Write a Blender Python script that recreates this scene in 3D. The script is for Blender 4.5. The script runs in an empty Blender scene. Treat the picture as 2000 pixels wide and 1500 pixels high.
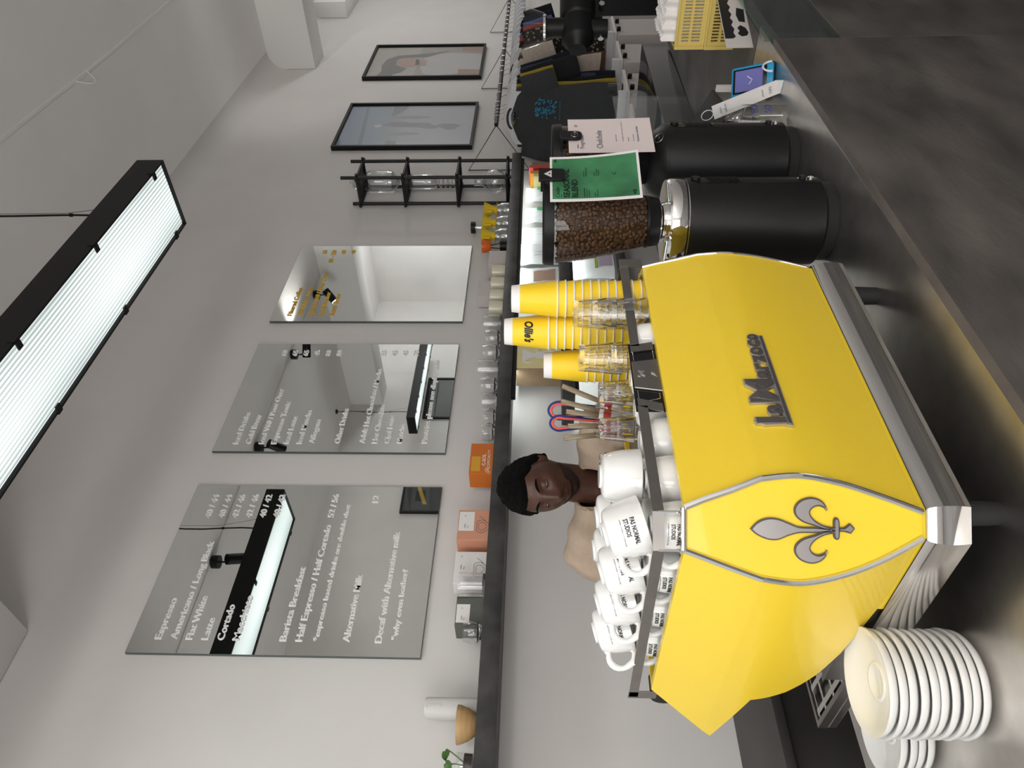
import bpy, bmesh, math, random
from mathutils import Vector, Matrix, Euler, noise
from mathutils.geometry import tessellate_polygon
random.seed(7)
sc = bpy.context.scene
COL = sc.collection
PI = math.pi
sc.view_settings.view_transform = 'Standard'
sc.view_settings.look = 'None'
sc.view_settings.gamma = 1.0
sc.view_settings.use_curve_mapping = False
sc.view_settings.exposure = 0.2

# ------------------------------------------------------------------ materials
def s2l(c):
    return tuple(((x/12.92) if x <= .04045 else ((x+.055)/1.055)**2.4) for x in c)
def mat(name, col, rough=.5, metal=0., noise_amt=0., noise_scale=8., bump=0., bump_scale=60., coat=0., trans=0., ior=1.45, emit=None, emit_s=0., aniso=0., spec=.5, stretch=None, sub=0.):
    m = bpy.data.materials.new(name); m.use_nodes = True
    nt = m.node_tree; b = nt.nodes['Principled BSDF']
    b.inputs['Base Color'].default_value = (*col, 1)
    b.inputs['Roughness'].default_value = rough
    b.inputs['Metallic'].default_value = metal
    b.inputs['Coat Weight'].default_value = coat
    b.inputs['Coat Roughness'].default_value = .04
    b.inputs['Transmission Weight'].default_value = trans
    b.inputs['IOR'].default_value = ior
    b.inputs['Specular IOR Level'].default_value = spec
    b.inputs['Anisotropic'].default_value = aniso
    if emit:
        b.inputs['Emission Color'].default_value = (*emit, 1); b.inputs['Emission Strength'].default_value = emit_s
    if noise_amt or bump:
        tc = nt.nodes.new('ShaderNodeTexCoord'); mp = nt.nodes.new('ShaderNodeMapping')
        nt.links.new(tc.outputs['Object'], mp.inputs['Vector'])
        if stretch: mp.inputs['Scale'].default_value = stretch
    if noise_amt:
        n = nt.nodes.new('ShaderNodeTexNoise'); n.inputs['Scale'].default_value = noise_scale; n.inputs['Detail'].default_value = 6
        nt.links.new(mp.outputs['Vector'], n.inputs['Vector'])
        r = nt.nodes.new('ShaderNodeValToRGB'); r.color_ramp.elements[0].position = .3; r.color_ramp.elements[1].position = .7
        r.color_ramp.elements[0].color = (*[max(0, c*(1-noise_amt)) for c in col], 1)
        r.color_ramp.elements[1].color = (*[min(1, c*(1+noise_amt)) for c in col], 1)
        nt.links.new(n.outputs['Fac'], r.inputs['Fac']); nt.links.new(r.outputs['Color'], b.inputs['Base Color'])
    if bump:
        n2 = nt.nodes.new('ShaderNodeTexNoise'); n2.inputs['Scale'].default_value = bump_scale; n2.inputs['Detail'].default_value = 4
        nt.links.new(mp.outputs['Vector'], n2.inputs['Vector'])
        bp = nt.nodes.new('ShaderNodeBump'); bp.inputs['Strength'].default_value = bump; bp.inputs['Distance'].default_value = .01
        nt.links.new(n2.outputs['Fac'], bp.inputs['Height']); nt.links.new(bp.outputs['Normal'], b.inputs['Normal'])
    return m
def thin_glass(name, tint=(.97, .98, .98), refl=1.0, base=.035, pw_=5.):
    m = bpy.data.materials.new(name); m.use_nodes = True; nt = m.node_tree
    for n in list(nt.nodes): nt.nodes.remove(n)
    out = nt.nodes.new('ShaderNodeOutputMaterial'); mx = nt.nodes.new('ShaderNodeMixShader')
    tr = nt.nodes.new('ShaderNodeBsdfTransparent'); tr.inputs['Color'].default_value = (*tint, 1)
    gl = nt.nodes.new('ShaderNodeBsdfGlossy'); gl.inputs['Roughness'].default_value = .02; gl.inputs['Color'].default_value = (refl, refl, refl, 1)
    lw = nt.nodes.new('ShaderNodeLayerWeight'); lw.inputs['Blend'].default_value = .5
    pw = nt.nodes.new('ShaderNodeMath'); pw.operation = 'POWER'; pw.inputs[1].default_value = pw_; nt.links.new(lw.outputs['Facing'], pw.inputs[0])
    fr = nt.nodes.new('ShaderNodeMath'); fr.operation = 'MULTIPLY_ADD'; fr.inputs[1].default_value = .9; fr.inputs[2].default_value = base; nt.links.new(pw.outputs[0], fr.inputs[0])
    nt.links.new(fr.outputs[0], mx.inputs['Fac']); nt.links.new(tr.outputs['BSDF'], mx.inputs[1]); nt.links.new(gl.outputs['BSDF'], mx.inputs[2])
    nt.links.new(mx.outputs['Shader'], out.inputs['Surface'])
    return m
M = {}
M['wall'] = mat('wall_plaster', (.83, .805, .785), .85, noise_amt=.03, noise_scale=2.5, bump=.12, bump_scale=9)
M['wall_dim'] = mat('back_wall_darkened', (.69, .665, .645), .85, noise_amt=.03, noise_scale=2.5, bump=.12, bump_scale=9)  # same paint as the other walls, darkened to offset too much light here
M['ceil'] = mat('ceiling_paint', (.90, .875, .855), .9, noise_amt=.03, noise_scale=1.5, bump=.06, bump_scale=6)
M['white_paint'] = mat('white_paint', (.86, .845, .825), .8, bump=.05, bump_scale=20)
M['floor'] = mat('floor_concrete', (.15, .143, .137), .55, noise_amt=.3, noise_scale=3)
M['dark_conc'] = mat('dark_microcement', (.085, .076, .069), .55, noise_amt=.5, noise_scale=3.2, bump=.15, bump_scale=30, stretch=(1, 1, 2.2))
M['conc_edge'] = mat('microcement_edge', (.13, .115, .105), .5, noise_amt=.2, noise_scale=9)
M['shelf'] = mat('shelf_microcement', (.045, .043, .041), .45, noise_amt=.55, noise_scale=9, bump=.1, bump_scale=40)
M['steel'] = mat('brushed_steel', (.60, .575, .545), .33, 1., noise_amt=.12, noise_scale=14, bump=.02, bump_scale=25)
M['steel_dark'] = mat('satin_steel', (.30, .28, .265), .38, 1., noise_amt=.06, noise_scale=30)
M['chrome'] = mat('chrome', (.78, .77, .76), .07, 1.)
M['chrome_soft'] = mat('soft_chrome', (.62, .60, .58), .14, 1.)
M['badge_fill'] = mat('badge_gunmetal', (.22, .205, .20), .3, .8)
M['badge_rim'] = mat('badge_rim', (.52, .50, .49), .32, .75)
M['emblem_steel'] = mat('emblem_steel', (.42, .39, .38), .3, .85)
M['emblem_edge'] = mat('emblem_edge', (.11, .10, .10), .35, .8)
M['yellow'] = mat('yellow_enamel', (.84, .60, .035), .34, 0, coat=.35, noise_amt=.015, noise_scale=3, spec=.4)
M['white_por'] = mat('white_porcelain', (.80, .80, .785), .12, 0, coat=.5)
M['ink'] = mat('black_ink', (.012, .012, .013), .5)
M['ink_grey'] = mat('grey_ink', (.14, .14, .16), .6)
M['black'] = mat('black_powdercoat', (.007, .007, .0075), .45, noise_amt=.1, noise_scale=50, spec=.3)
M['black_gloss'] = mat('black_gloss', (.006, .006, .007), .12)
M['black_matte'] = mat('black_matte', (.014, .014, .015), .7)
M['black_wood'] = mat('black_stained_wood', (.010, .0105, .011), .5, noise_amt=.3, noise_scale=20, stretch=(8, 8, 1))
M['glass'] = mat('clear_glass', (1, 1, 1), .0, 0, trans=1., ior=1.45)
M['tglass'] = thin_glass('thin_clear_glass')
M['vglass'] = thin_glass('visible_blown_glass', (.90, .92, .915), 1., .13, 1.8)
M['tglass_g'] = thin_glass('thin_green_glass', (.80, .88, .86))
M['tplastic'] = thin_glass('smoky_plastic', (.86, .84, .82))
M['mirror'] = mat('mirror_silver', (.90, .925, .91), .012, 1.)
M['mirror_edge'] = mat('mirror_edge', (.10, .12, .115), .3, .3)
M['frost'] = mat('frosted_letter', (.82, .815, .80), .7)
M['gold'] = mat('mustard_letter', (.62, .40, .05), .55)
M['paper_y'] = mat('yellow_cup_paper', (.88, .60, .015), .45, noise_amt=.02, noise_scale=20)
M['paper_w'] = mat('white_paper', (.82, .79, .775), .6)
M['pink_paper'] = mat('pale_pink_paper', (.78, .68, .67), .65)
M['green'] = mat('green_print', (.045, .20, .085), .5, noise_amt=.55, noise_scale=9)
M['dkgreen'] = mat('dark_green_ink', (.004, .018, .010), .5)
M['bean'] = mat('roasted_bean', (.085, .043, .022), .42, noise_amt=.35, noise_scale=40)
M['card'] = mat('brown_cardboard', (.28, .19, .115), .8, noise_amt=.06, noise_scale=30)
M['cream_card'] = mat('cream_print', (.80, .72, .36), .6)
M['salmon'] = mat('salmon_card', (.66, .31, .20), .65)
M['greybox'] = mat('sage_grey_card', (.115, .125, .105), .65)
M['orange'] = mat('orange_card', (.62, .16, .02), .6)
M['orange2'] = mat('orange_glaze', (.72, .13, .015), .3)
M['amber'] = mat('amber_print', (.70, .36, .03), .6)
M['wood'] = mat('pale_wood', (.52, .33, .15), .5, noise_amt=.15, noise_scale=14, stretch=(1, 1, 6))
M['speaker'] = mat('white_speaker_mesh', (.62, .60, .585), .55)
M['cream_mug'] = mat('cream_glaze', (.70, .66, .50), .2, coat=.4)
M['bag'] = mat('white_foil_bag', (.82, .85, .85), .35, bump=.5, bump_scale=14)
M['lightgrey'] = mat('light_grey_card', (.62, .57, .55), .65)
M['leaf'] = mat('leaf_green', (.05, .13, .022), .35, noise_amt=.3, noise_scale=30)
M['stem'] = mat('stem_green', (.16, .25, .06), .5)
M['soil'] = mat('dark_soil', (.03, .02, .012), .9)
M['red'] = mat('red_print', (.50, .015, .02), .45)
M['navy'] = mat('navy_strap', (.015, .03, .16), .6)
M['coral'] = mat('coral_strap', (.72, .10, .09), .6)
M['brown_foil'] = mat('brown_sachet', (.16, .125, .075), .3, .3)
M['blue'] = mat('blue_plastic', (.02, .30, .55), .35)
M['lilac'] = mat('lilac_screen', (.10, .10, .30), .2, emit=(.28, .28, .62), emit_s=.14)
M['crate'] = mat('yellow_crate_plastic', (.66, .50, .14), .5)
M['blue_ink'] = mat('blue_marker', (.03, .03, .25), .5)
M['skin'] = mat('dark_skin', (.072, .030, .019), .42, noise_amt=.12, noise_scale=25, bump=.05, bump_scale=120)
M['lip'] = mat('lip_skin', (.13, .05, .04), .4)
M['hair'] = mat('black_hair', (.003, .0026, .0025), .9, bump=1., bump_scale=300, spec=.15)
M['eyewhite'] = mat('eye_white', (.15, .115, .10), .2)
M['shirt'] = mat('beige_cotton', (.39, .30, .225), .85, noise_amt=.05, noise_scale=60, bump=.1, bump_scale=90)
M['trouser'] = mat('dark_trousers', (.03, .03, .035), .85)
M['plastic_w'] = mat('white_plastic', (.74, .75, .77), .35)
M['rail'] = mat('rail_metal', (.05, .05, .052), .45, .6)
def ribbed_light(name, col, s):
    m = bpy.data.materials.new(name); m.use_nodes = True; nt = m.node_tree
    for n in list(nt.nodes): nt.nodes.remove(n)
    out = nt.nodes.new('ShaderNodeOutputMaterial'); em = nt.nodes.new('ShaderNodeEmission')
    tc = nt.nodes.new('ShaderNodeTexCoord'); sx = nt.nodes.new('ShaderNodeSeparateXYZ')
    nt.links.new(tc.outputs['Object'], sx.inputs[0])
    def wav(sock, k, amp, off):
        a = nt.nodes.new('ShaderNodeMath'); a.operation = 'MULTIPLY'; a.inputs[1].default_value = k; nt.links.new(sock, a.inputs[0])
        b = nt.nodes.new('ShaderNodeMath'); b.operation = 'SINE'; nt.links.new(a.outputs[0], b.inputs[0])
        c = nt.nodes.new('ShaderNodeMath'); c.operation = 'MULTIPLY_ADD'; c.inputs[1].default_value = amp; c.inputs[2].default_value = off; nt.links.new(b.outputs[0], c.inputs[0])
        return c
    w1 = wav(sx.outputs['Y'], 2*PI/.0155, .30, .80)
    w2 = wav(sx.outputs['X'], 2*PI/.011, .05, .95)
    # the three tubes behind the ribbed lens
    w3 = wav(sx.outputs['X'], 2*PI/.95, .10, .9)
    y2 = nt.nodes.new('ShaderNodeMath'); y2.operation = 'MULTIPLY'; nt.links.new(sx.outputs['Y'], y2.inputs[0]); nt.links.new(sx.outputs['Y'], y2.inputs[1])
    y3 = nt.nodes.new('ShaderNodeMath'); y3.operation = 'MULTIPLY_ADD'; y3.inputs[1].default_value = -22.; y3.inputs[2].default_value = 1.05; nt.links.new(y2.outputs[0], y3.inputs[0])
    p = w1
    for w in (w2, w3, y3):
        q = nt.nodes.new('ShaderNodeMath'); q.operation = 'MULTIPLY'; nt.links.new(p.outputs[0], q.inputs[0]); nt.links.new(w.outputs[0], q.inputs[1]); p = q
    q = nt.nodes.new('ShaderNodeMath'); q.operation = 'MULTIPLY'; q.inputs[1].default_value = s; nt.links.new(p.outputs[0], q.inputs[0])
    em.inputs['Color'].default_value = (*col, 1); nt.links.new(q.outputs[0], em.inputs['Strength'])
    nt.links.new(em.outputs[0], out.inputs['Surface'])
    return m
LAMP_S = 1.4
M['lamp_lens'] = ribbed_light('ribbed_lamp_lens', (.90, 1., .975), LAMP_S)
def emis(name, col, s):
    m = bpy.data.materials.new(name); m.use_nodes = True; nt = m.node_tree
    for n in list(nt.nodes): nt.nodes.remove(n)
    out = nt.nodes.new('ShaderNodeOutputMaterial'); em = nt.nodes.new('ShaderNodeEmission')
    em.inputs['Color'].default_value = (*col, 1); em.inputs['Strength'].default_value = s
    nt.links.new(em.outputs[0], out.inputs['Surface']); return m
M['led'] = emis('led_light', (.90, 1., .98), 26.)
M['lamp_in'] = emis('lamp_glow', (.93, 1., .985), 1.0)
M['spot_face'] = emis('spot_face', (1, .96, .9), 3.)

# ------------------------------------------------------------------ mesh builder
ORG = {}
class MB:
    def __init__(s): s.bm = bmesh.new()
    def _add(s, verts, faces, Mx=None):
        vs = [s.bm.verts.new(Mx @ Vector(v) if Mx else v) for v in verts]
        for f in faces:
            try: s.bm.faces.new([vs[i] for i in f])
            except ValueError: pass
        return vs
    def box(s, x0, x1, y0, y1, z0, z1, bev=0., Mx=None, seg=2):
        V = [(x0,y0,z0),(x1,y0,z0),(x1,y1,z0),(x0,y1,z0),(x0,y0,z1),(x1,y0,z1),(x1,y1,z1),(x0,y1,z1)]
        Fc = [(0,3,2,1),(4,5,6,7),(0,1,5,4),(1,2,6,5),(2,3,7,6),(3,0,4,7)]
        if not bev: s._add(V, Fc, Mx); return s
        b = bmesh.new(); vs = [b.verts.new(v) for v in V]
        for f in Fc: b.faces.new([vs[i] for i in f])
        bmesh.ops.bevel(b, geom=list(b.edges), offset=bev, segments=seg, affect='EDGES', profile=.5)
        s.merge(b, Mx); b.free(); return s
    def merge(s, b, Mx=None):
        b.verts.index_update()
        s._add([v.co.copy() for v in b.verts], [[v.index for v in f.verts] for f in b.faces], Mx)
    def lathe(s, prof, n=32, Mx=None, a0=0., a1=2*PI):
        full = abs(a1-a0-2*PI) < 1e-6
        V, Fc, rings = [], [], []
        m = n if full else n+1
        for (r, z) in prof:
            if r < 1e-6: rings.append([len(V)]); V.append((0,0,z))
            else:
                rings.append(list(range(len(V), len(V)+m)))
                for i in range(m):
                    a = a0+(a1-a0)*i/n; V.append((r*math.cos(a), r*math.sin(a), z))
        for A, B in zip(rings, rings[1:]):
            for i in range(n):
                j = (i+1) % m
                if len(A) == 1 and len(B) == 1: continue
                if len(A) == 1: Fc.append((A[0], B[j], B[i]))
                elif len(B) == 1: Fc.append((A[i], A[j], B[0]))
                else: Fc.append((A[i], A[j], B[j], B[i]))
        s._add(V, Fc, Mx); return s
    def cyl(s, p0, p1, r0, r1=None, n=20):
        p0, p1 = Vector(p0), Vector(p1); r1 = r0 if r1 is None else r1; d = p1-p0
        Mx = Matrix.Translation(p0) @ d.to_track_quat('Z', 'Y').to_matrix().to_4x4()
        return s.lathe([(0,0),(r0,0),(r1,d.length),(0,d.length)], n, Mx)
    def tube(s, pts, r, n=8, closed=False):
        pts = [Vector(p) for p in pts]; rings, V, Fc = [], [], []
        N = len(pts); up = None
        for i, p in enumerate(pts):
            a = pts[i-1] if (i > 0 or closed) else p; b = pts[(i+1) % N] if (i < N-1 or closed) else p
            t = (b-a).normalized()
            if up is None:
                up = t.orthogonal().normalized()
            else:
                up = (up - t*up.dot(t)); up = up.normalized() if up.length > 1e-6 else t.orthogonal().normalized()
            w = t.cross(up); rr = r[i] if isinstance(r, (list, tuple)) else r
            rings.append(list(range(len(V), len(V)+n)))
            for k in range(n):
                a_ = 2*PI*k/n; V.append(p+(up*math.cos(a_)+w*math.sin(a_))*rr)
        prs = list(zip(rings, rings[1:]))+([(rings[-1], rings[0])] if closed else [])
        for A, B in prs:
            for k in range(n): Fc.append((A[k], A[(k+1) % n], B[(k+1) % n], B[k]))
        if not closed: Fc += [rings[0][::-1], rings[-1]]
        s._add(V, Fc); return s
    def strip(s, pts, h, th, up=(0,0,1)):      # flat bar following pts: height h along up, thickness th sideways
        pts = [Vector(p) for p in pts]; up = Vector(up); V, Fc = [], []
        for i, p in enumerate(pts):
            a = pts[max(i-1,0)]; b = pts[min(i+1,len(pts)-1)]; t = (b-a).normalized(); w = t.cross(up).normalized()
            V += [p-up*h/2-w*th/2, p-up*h/2+w*th/2, p+up*h/2+w*th/2, p+up*h/2-w*th/2]
        for i in range(len(pts)-1):
            o = i*4
            for k in range(4): Fc.append((o+k, o+(k+1) % 4, o+4+(k+1) % 4, o+4+k))
        Fc += [(3,2,1,0), tuple(len(V)-4+k for k in range(4))]
        s._add(V, Fc); return s
    def grid(s, f, nu, nv, cu=False, cv=False):
        V, Fc = [], []
        U = nu if cu else nu+1; W = nv if cv else nv+1
        for j in range(W):
            for i in range(U): V.append(f(i/nu, j/nv))
        for j in range(nv):
            for i in range(nu):
                i2, j2 = (i+1) % U, (j+1) % W
                Fc.append((j*U+i, j*U+i2, j2*U+i2, j2*U+i))
        s._add(V, Fc); return s
    def prism(s, poly, h, Mx=None, bev=0.):
        P2 = []
        for p in poly:
            if not P2 or (abs(p[0]-P2[-1][0])+abs(p[1]-P2[-1][1])) > 1e-7: P2.append(p)
        N = len(P2); tri = tessellate_polygon([[Vector((x, y, 0)) for x, y in P2]])
        k = 1.
        if bev:
            cx = sum(p[0] for p in P2)/N; cy = sum(p[1] for p in P2)/N; sz = max(math.hypot(x-cx, y-cy) for x, y in P2); k = 1-bev/sz
            V = [(x, y, 0) for x, y in P2]+[(x, y, h-bev) for x, y in P2]+[(cx+(x-cx)*k, cy+(y-cy)*k, h) for x, y in P2]; L = 2
        else: V = [(x, y, 0) for x, y in P2]+[(x, y, h) for x, y in P2]; L = 1
        Fc = [tuple(t) for t in tri]+[tuple(i+N*L for i in t[::-1]) for t in tri]
        for l in range(L): Fc += [(i+l*N, (i+1) % N+l*N, (i+1) % N+(l+1)*N, i+(l+1)*N) for i in range(N)]
        s._add(V, Fc, Mx); return s
    def sphere(s, c, r, n=20, sc_=(1,1,1), Mx=None):
        T = Matrix.Translation(c) @ Matrix.Diagonal((r*sc_[0], r*sc_[1], r*sc_[2], 1))
        if Mx: T = Mx @ T
        return s.lathe([(math.sin(PI*i/(n//2)) if 0 < i < n//2 else 0, -math.cos(PI*i/(n//2))) for i in range(n//2+1)], n, T)
    def text(s, txt, cap, ext=.001, Mx=None, align='L', width=None, bold=0., shear=0., warp=None, res=3):
        V, Fc, w = text_geo(txt, ext/cap*1., bold, shear, res)
        k = cap; kx = cap if width is None else width/w
        off = 0 if align == 'L' else (-w*kx if align == 'R' else -w*kx/2)
        P = [Vector((v[0]*kx+off, v[1]*k, v[2]*k)) for v in V]
        if warp: P = [warp(p) for p in P]
        s._add(P, Fc, Mx); return s
    def build(s, name, m, parent=None, loc=None, smooth=.7, recalc=True):
        if recalc: bmesh.ops.recalc_face_normals(s.bm, faces=list(s.bm.faces))
        off = Vector(ORG.get(parent.name, (0,0,0))) if parent else Vector(loc or (0,0,0))
        if off.length: bmesh.ops.translate(s.bm, verts=list(s.bm.verts), vec=-off)
        me = bpy.data.meshes.new(name); s.bm.to_mesh(me); s.bm.free()
        me.materials.append(M[m] if isinstance(m, str) else m)
        if smooth:
            me.shade_smooth(); me.set_sharp_from_angle(angle=smooth)
        o = bpy.data.objects.new(name, me); COL.objects.link(o)
        if parent: o.parent = parent
        else: o.location = off
        ORG[o.name] = tuple(off)
        return o
TXT = {}
def text_geo(txt, ext, bold, shear, res):
    key = (txt, round(ext, 4), bold, shear, res)
    if key in TXT: return TXT[key]
    cu = bpy.data.curves.new('t', 'FONT'); cu.body = txt; cu.size = 1.0; cu.extrude = 0; cu.offset = bold; cu.shear = shear; cu.resolution_u = res
    ob = bpy.data.objects.new('t', cu); COL.objects.link(ob)
    dg = bpy.context.evaluated_depsgraph_get(); me = bpy.data.meshes.new_from_object(ob.evaluated_get(dg))
    CAP = .72
    b = bmesh.new(); b.from_mesh(me)
    bmesh.ops.remove_doubles(b, verts=list(b.verts), dist=1e-5)
    if ext > 0:
        r = bmesh.ops.extrude_face_region(b, geom=list(b.faces))
        bmesh.ops.translate(b, verts=[g for g in r['geom'] if isinstance(g, bmesh.types.BMVert)], vec=(0,0,ext*CAP))
    b.verts.index_update()
    xs = [v.co.x for v in b.verts] or [0]
    x0 = min(xs); V = [((v.co.x-x0)/CAP, v.co.y/CAP, v.co.z/CAP) for v in b.verts]
    Fc = [[v.index for v in f.verts] for f in b.faces]; w = (max(xs)-x0)/CAP
    b.free(); bpy.data.objects.remove(ob); bpy.data.curves.remove(cu); bpy.data.meshes.remove(me)
    TXT[key] = (V, Fc, w); return TXT[key]

def tag(o, label, cat, group=None):
    o['label'] = label; o['category'] = cat
    if group: o['group'] = group
    return o
def thing(name, label, cat, loc=(0,0,0), group=None):
    o = bpy.data.objects.new(name, None); COL.objects.link(o); o.location = loc; o.empty_display_size = .05
    ORG[o.name] = tuple(loc); return tag(o, label, cat, group)
def struct(o): o['kind'] = 'structure'; return o
def dup(root, label=None, mx=None, loc=None, rotz=None, group=None):
    def cp(o, par):
        c = o.copy(); COL.objects.link(c); c.parent = par
        for ch in o.children: cp(ch, c)
        return c
    r = cp(root, None)
    if label: r['label'] = label
    if group: r['group'] = group
    if mx is not None: r.matrix_world = mx
    if loc is not None: r.location = loc
    if rotz is not None: r.rotation_euler = (0,0,rotz)
    return r
def place(o, mx): o.location = mx.to_translation(); o.rotation_euler = mx.to_euler(); o.scale = mx.to_scale()
def T(x, y, z): return Matrix.Translation((x, y, z))
def RX(a): return Matrix.Rotation(a, 4, 'X')
def RY(a): return Matrix.Rotation(a, 4, 'Y')
def RZ(a): return Matrix.Rotation(a, 4, 'Z')
# text standing on a wall: x right, y up, facing -Y
def FACE(x, y, z, yaw=0.): return T(x, y, z) @ RZ(yaw) @ RX(PI/2)
def interp(tab, z):
    if z >= tab[0][0]: return tab[0][1]
    for (z0, a), (z1, b) in zip(tab, tab[1:]):
        if z >= z1: return a+(b-a)*(z0-z)/(z0-z1)
    return tab[-1][1]
def smoothtab(pts, n=8):       # Catmull-Rom densify of (z,val...) rows, z descending
    out = []
    for i in range(len(pts)-1):
        p0 = pts[max(i-1,0)]; p1 = pts[i]; p2 = pts[i+1]; p3 = pts[min(i+2,len(pts)-1)]
        for k in range(n):
            t = k/n
            out.append(tuple(.5*((2*b)+(-a+c)*t+(2*a-5*b+4*c-d)*t*t+(-a+3*b-3*c+d)*t**3) for a, b, c, d in zip(p0, p1, p2, p3)))
    out.append(tuple(pts[-1])); return out
# ------------------------------------------------------------------ camera
cd = bpy.data.cameras.new('camera'); cam = bpy.data.objects.new('camera', cd); COL.objects.link(cam); sc.camera = cam
yaw, pitch, roll = math.radians(43.027), math.radians(2.1357), math.radians(.2277)
v = Vector((math.cos(yaw)*math.cos(pitch), math.sin(yaw)*math.cos(pitch), math.sin(pitch)))
r = v.cross(Vector((0,0,1))).normalized(); u = r.cross(v)
r2 = r*math.cos(roll)+u*math.sin(roll); u2 = -r*math.sin(roll)+u*math.cos(roll)
# the phone was held on its side: picture right = down, picture up = room right
R3 = Matrix(((-u2.x, r2.x, -v.x), (-u2.y, r2.y, -v.y), (-u2.z, r2.z, -v.z)))
cam.matrix_world = T(0,0,1.6) @ R3.to_4x4()
cd.sensor_fit = 'HORIZONTAL'; cd.sensor_width = 36.; cd.lens = 36.*1437.73/2000.
cd.clip_start = .02; cd.clip_end = 60

# ------------------------------------------------------------------ the room
XL, XR, YB, YF, ZC = -2.2, 10.05, 2.7, -2.1, 4.33
struct(MB().box(XL, XR, YF, YB, -.1, 0).build('floor', 'floor'))
# back wall with a soft cove into the ceiling
def cove(uu, vv):
    x = XL+(XR-XL)*uu
    L = [(YB, 0.), (YB, 2.2), (YB, 4.12)]
    if vv <= .5: return (x, YB, 4.15*vv/.5)
    a = (vv-.5)/.5*PI/2; rr = ZC-4.15
    return (x, YB-rr*(1-math.cos(a)), 4.15+rr*math.sin(a))
mb = MB(); mb.grid(cove, 4, 20); mb.box(XL, XR, YB+.002, YB+.1, 0, ZC); struct(mb.build('wall_back', 'wall_dim'))
mb = MB(); mb.box(XL, XR, YF, YB-.17, ZC, ZC+.1); mb.box(XL, XR, YB-.19, YB+.1, ZC+.001, ZC+.1); struct(mb.build('ceiling', 'ceil'))
struct(MB().box(XL, XR, YF-.1, YF, 0, ZC).build('wall_front', 'wall'))
struct(MB().box(XR, XR+.1, YF-.1, YB+.1, 0, ZC).build('wall_right', 'wall'))
mb = MB(); mb.box(XL-.15, XL, YF-.1, YB+.1, 0, .5); mb.box(XL-.15, XL, YF-.1, YB+.1, 3.1, ZC+.1); mb.box(XL-.15, XL, YF-.1, -1.9, .5, 3.1); mb.box(XL-.15, XL, 2.45, YB+.1, .5, 3.1)
struct(mb.build('wall_left', 'wall'))
mb = MB()
for y0 in (-1.9, -.47, .97, 2.39): mb.box(XL-.11, XL-.04, y0, y0+.06, .5, 3.1)
for z0 in (.5, 3.04): mb.box(XL-.11, XL-.04, -1.9, 2.45, z0, z0+.06)
struct(mb.build('window_1', 'black'))
# beams
struct(MB().box(-.3, 1.43, YF, YB-.0005, 3.645, ZC+.01, .012).build('trim_1', 'wall'))
struct(MB().box(7.54, 7.92, YF, YB-.0005, 3.87, ZC+.01, .01).build('trim_2', 'white_paint'))
# plaster seams that run along the ceiling
mb = MB(); pts = [(x, 1.585-.004*(x-4.5)**2*.6+.004*math.sin(x*3), ZC-.001) for x in [2.4+.15*i for i in range(33)]]
mb.strip(pts, .006, .018); struct(mb.build('trim_3', 'ceil'))
mb = MB(); mb.strip([(x, .15+.004*math.sin(x*2), ZC-.003) for x in [1.5+.25*i for i in range(34)]], .012, .03); struct(mb.build('trim_4', 'ceil'))
mb = MB(); mb.tube([(4.44+.02*math.cos(a)*0-.16*t, 1.585+.04*math.sin(t*PI), ZC-.004-.07*math.sin(t*PI)) for t, a in [(i/14, 0) for i in range(15)]], .0035, 6)
tag(mb.build('wire_loop', 'white_paint', loc=(4.44,1.585,ZC)), 'small pale wire loop hanging from the ceiling seam', 'wire')
t = thing('ventilation_grille', 'white ceiling vent with a dark opening beyond the pale beam', 'vent', (9.5, 2.60, 3.9))
MB().box(9.15, 9.85, 2.52, 2.699, 3.86, 4.24, .01).build('housing', 'white_paint', t)
MB().box(9.35, 9.62, 2.505, 2.53, 3.95, 4.15, .01).build('opening', 'black_matte', t)

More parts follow.
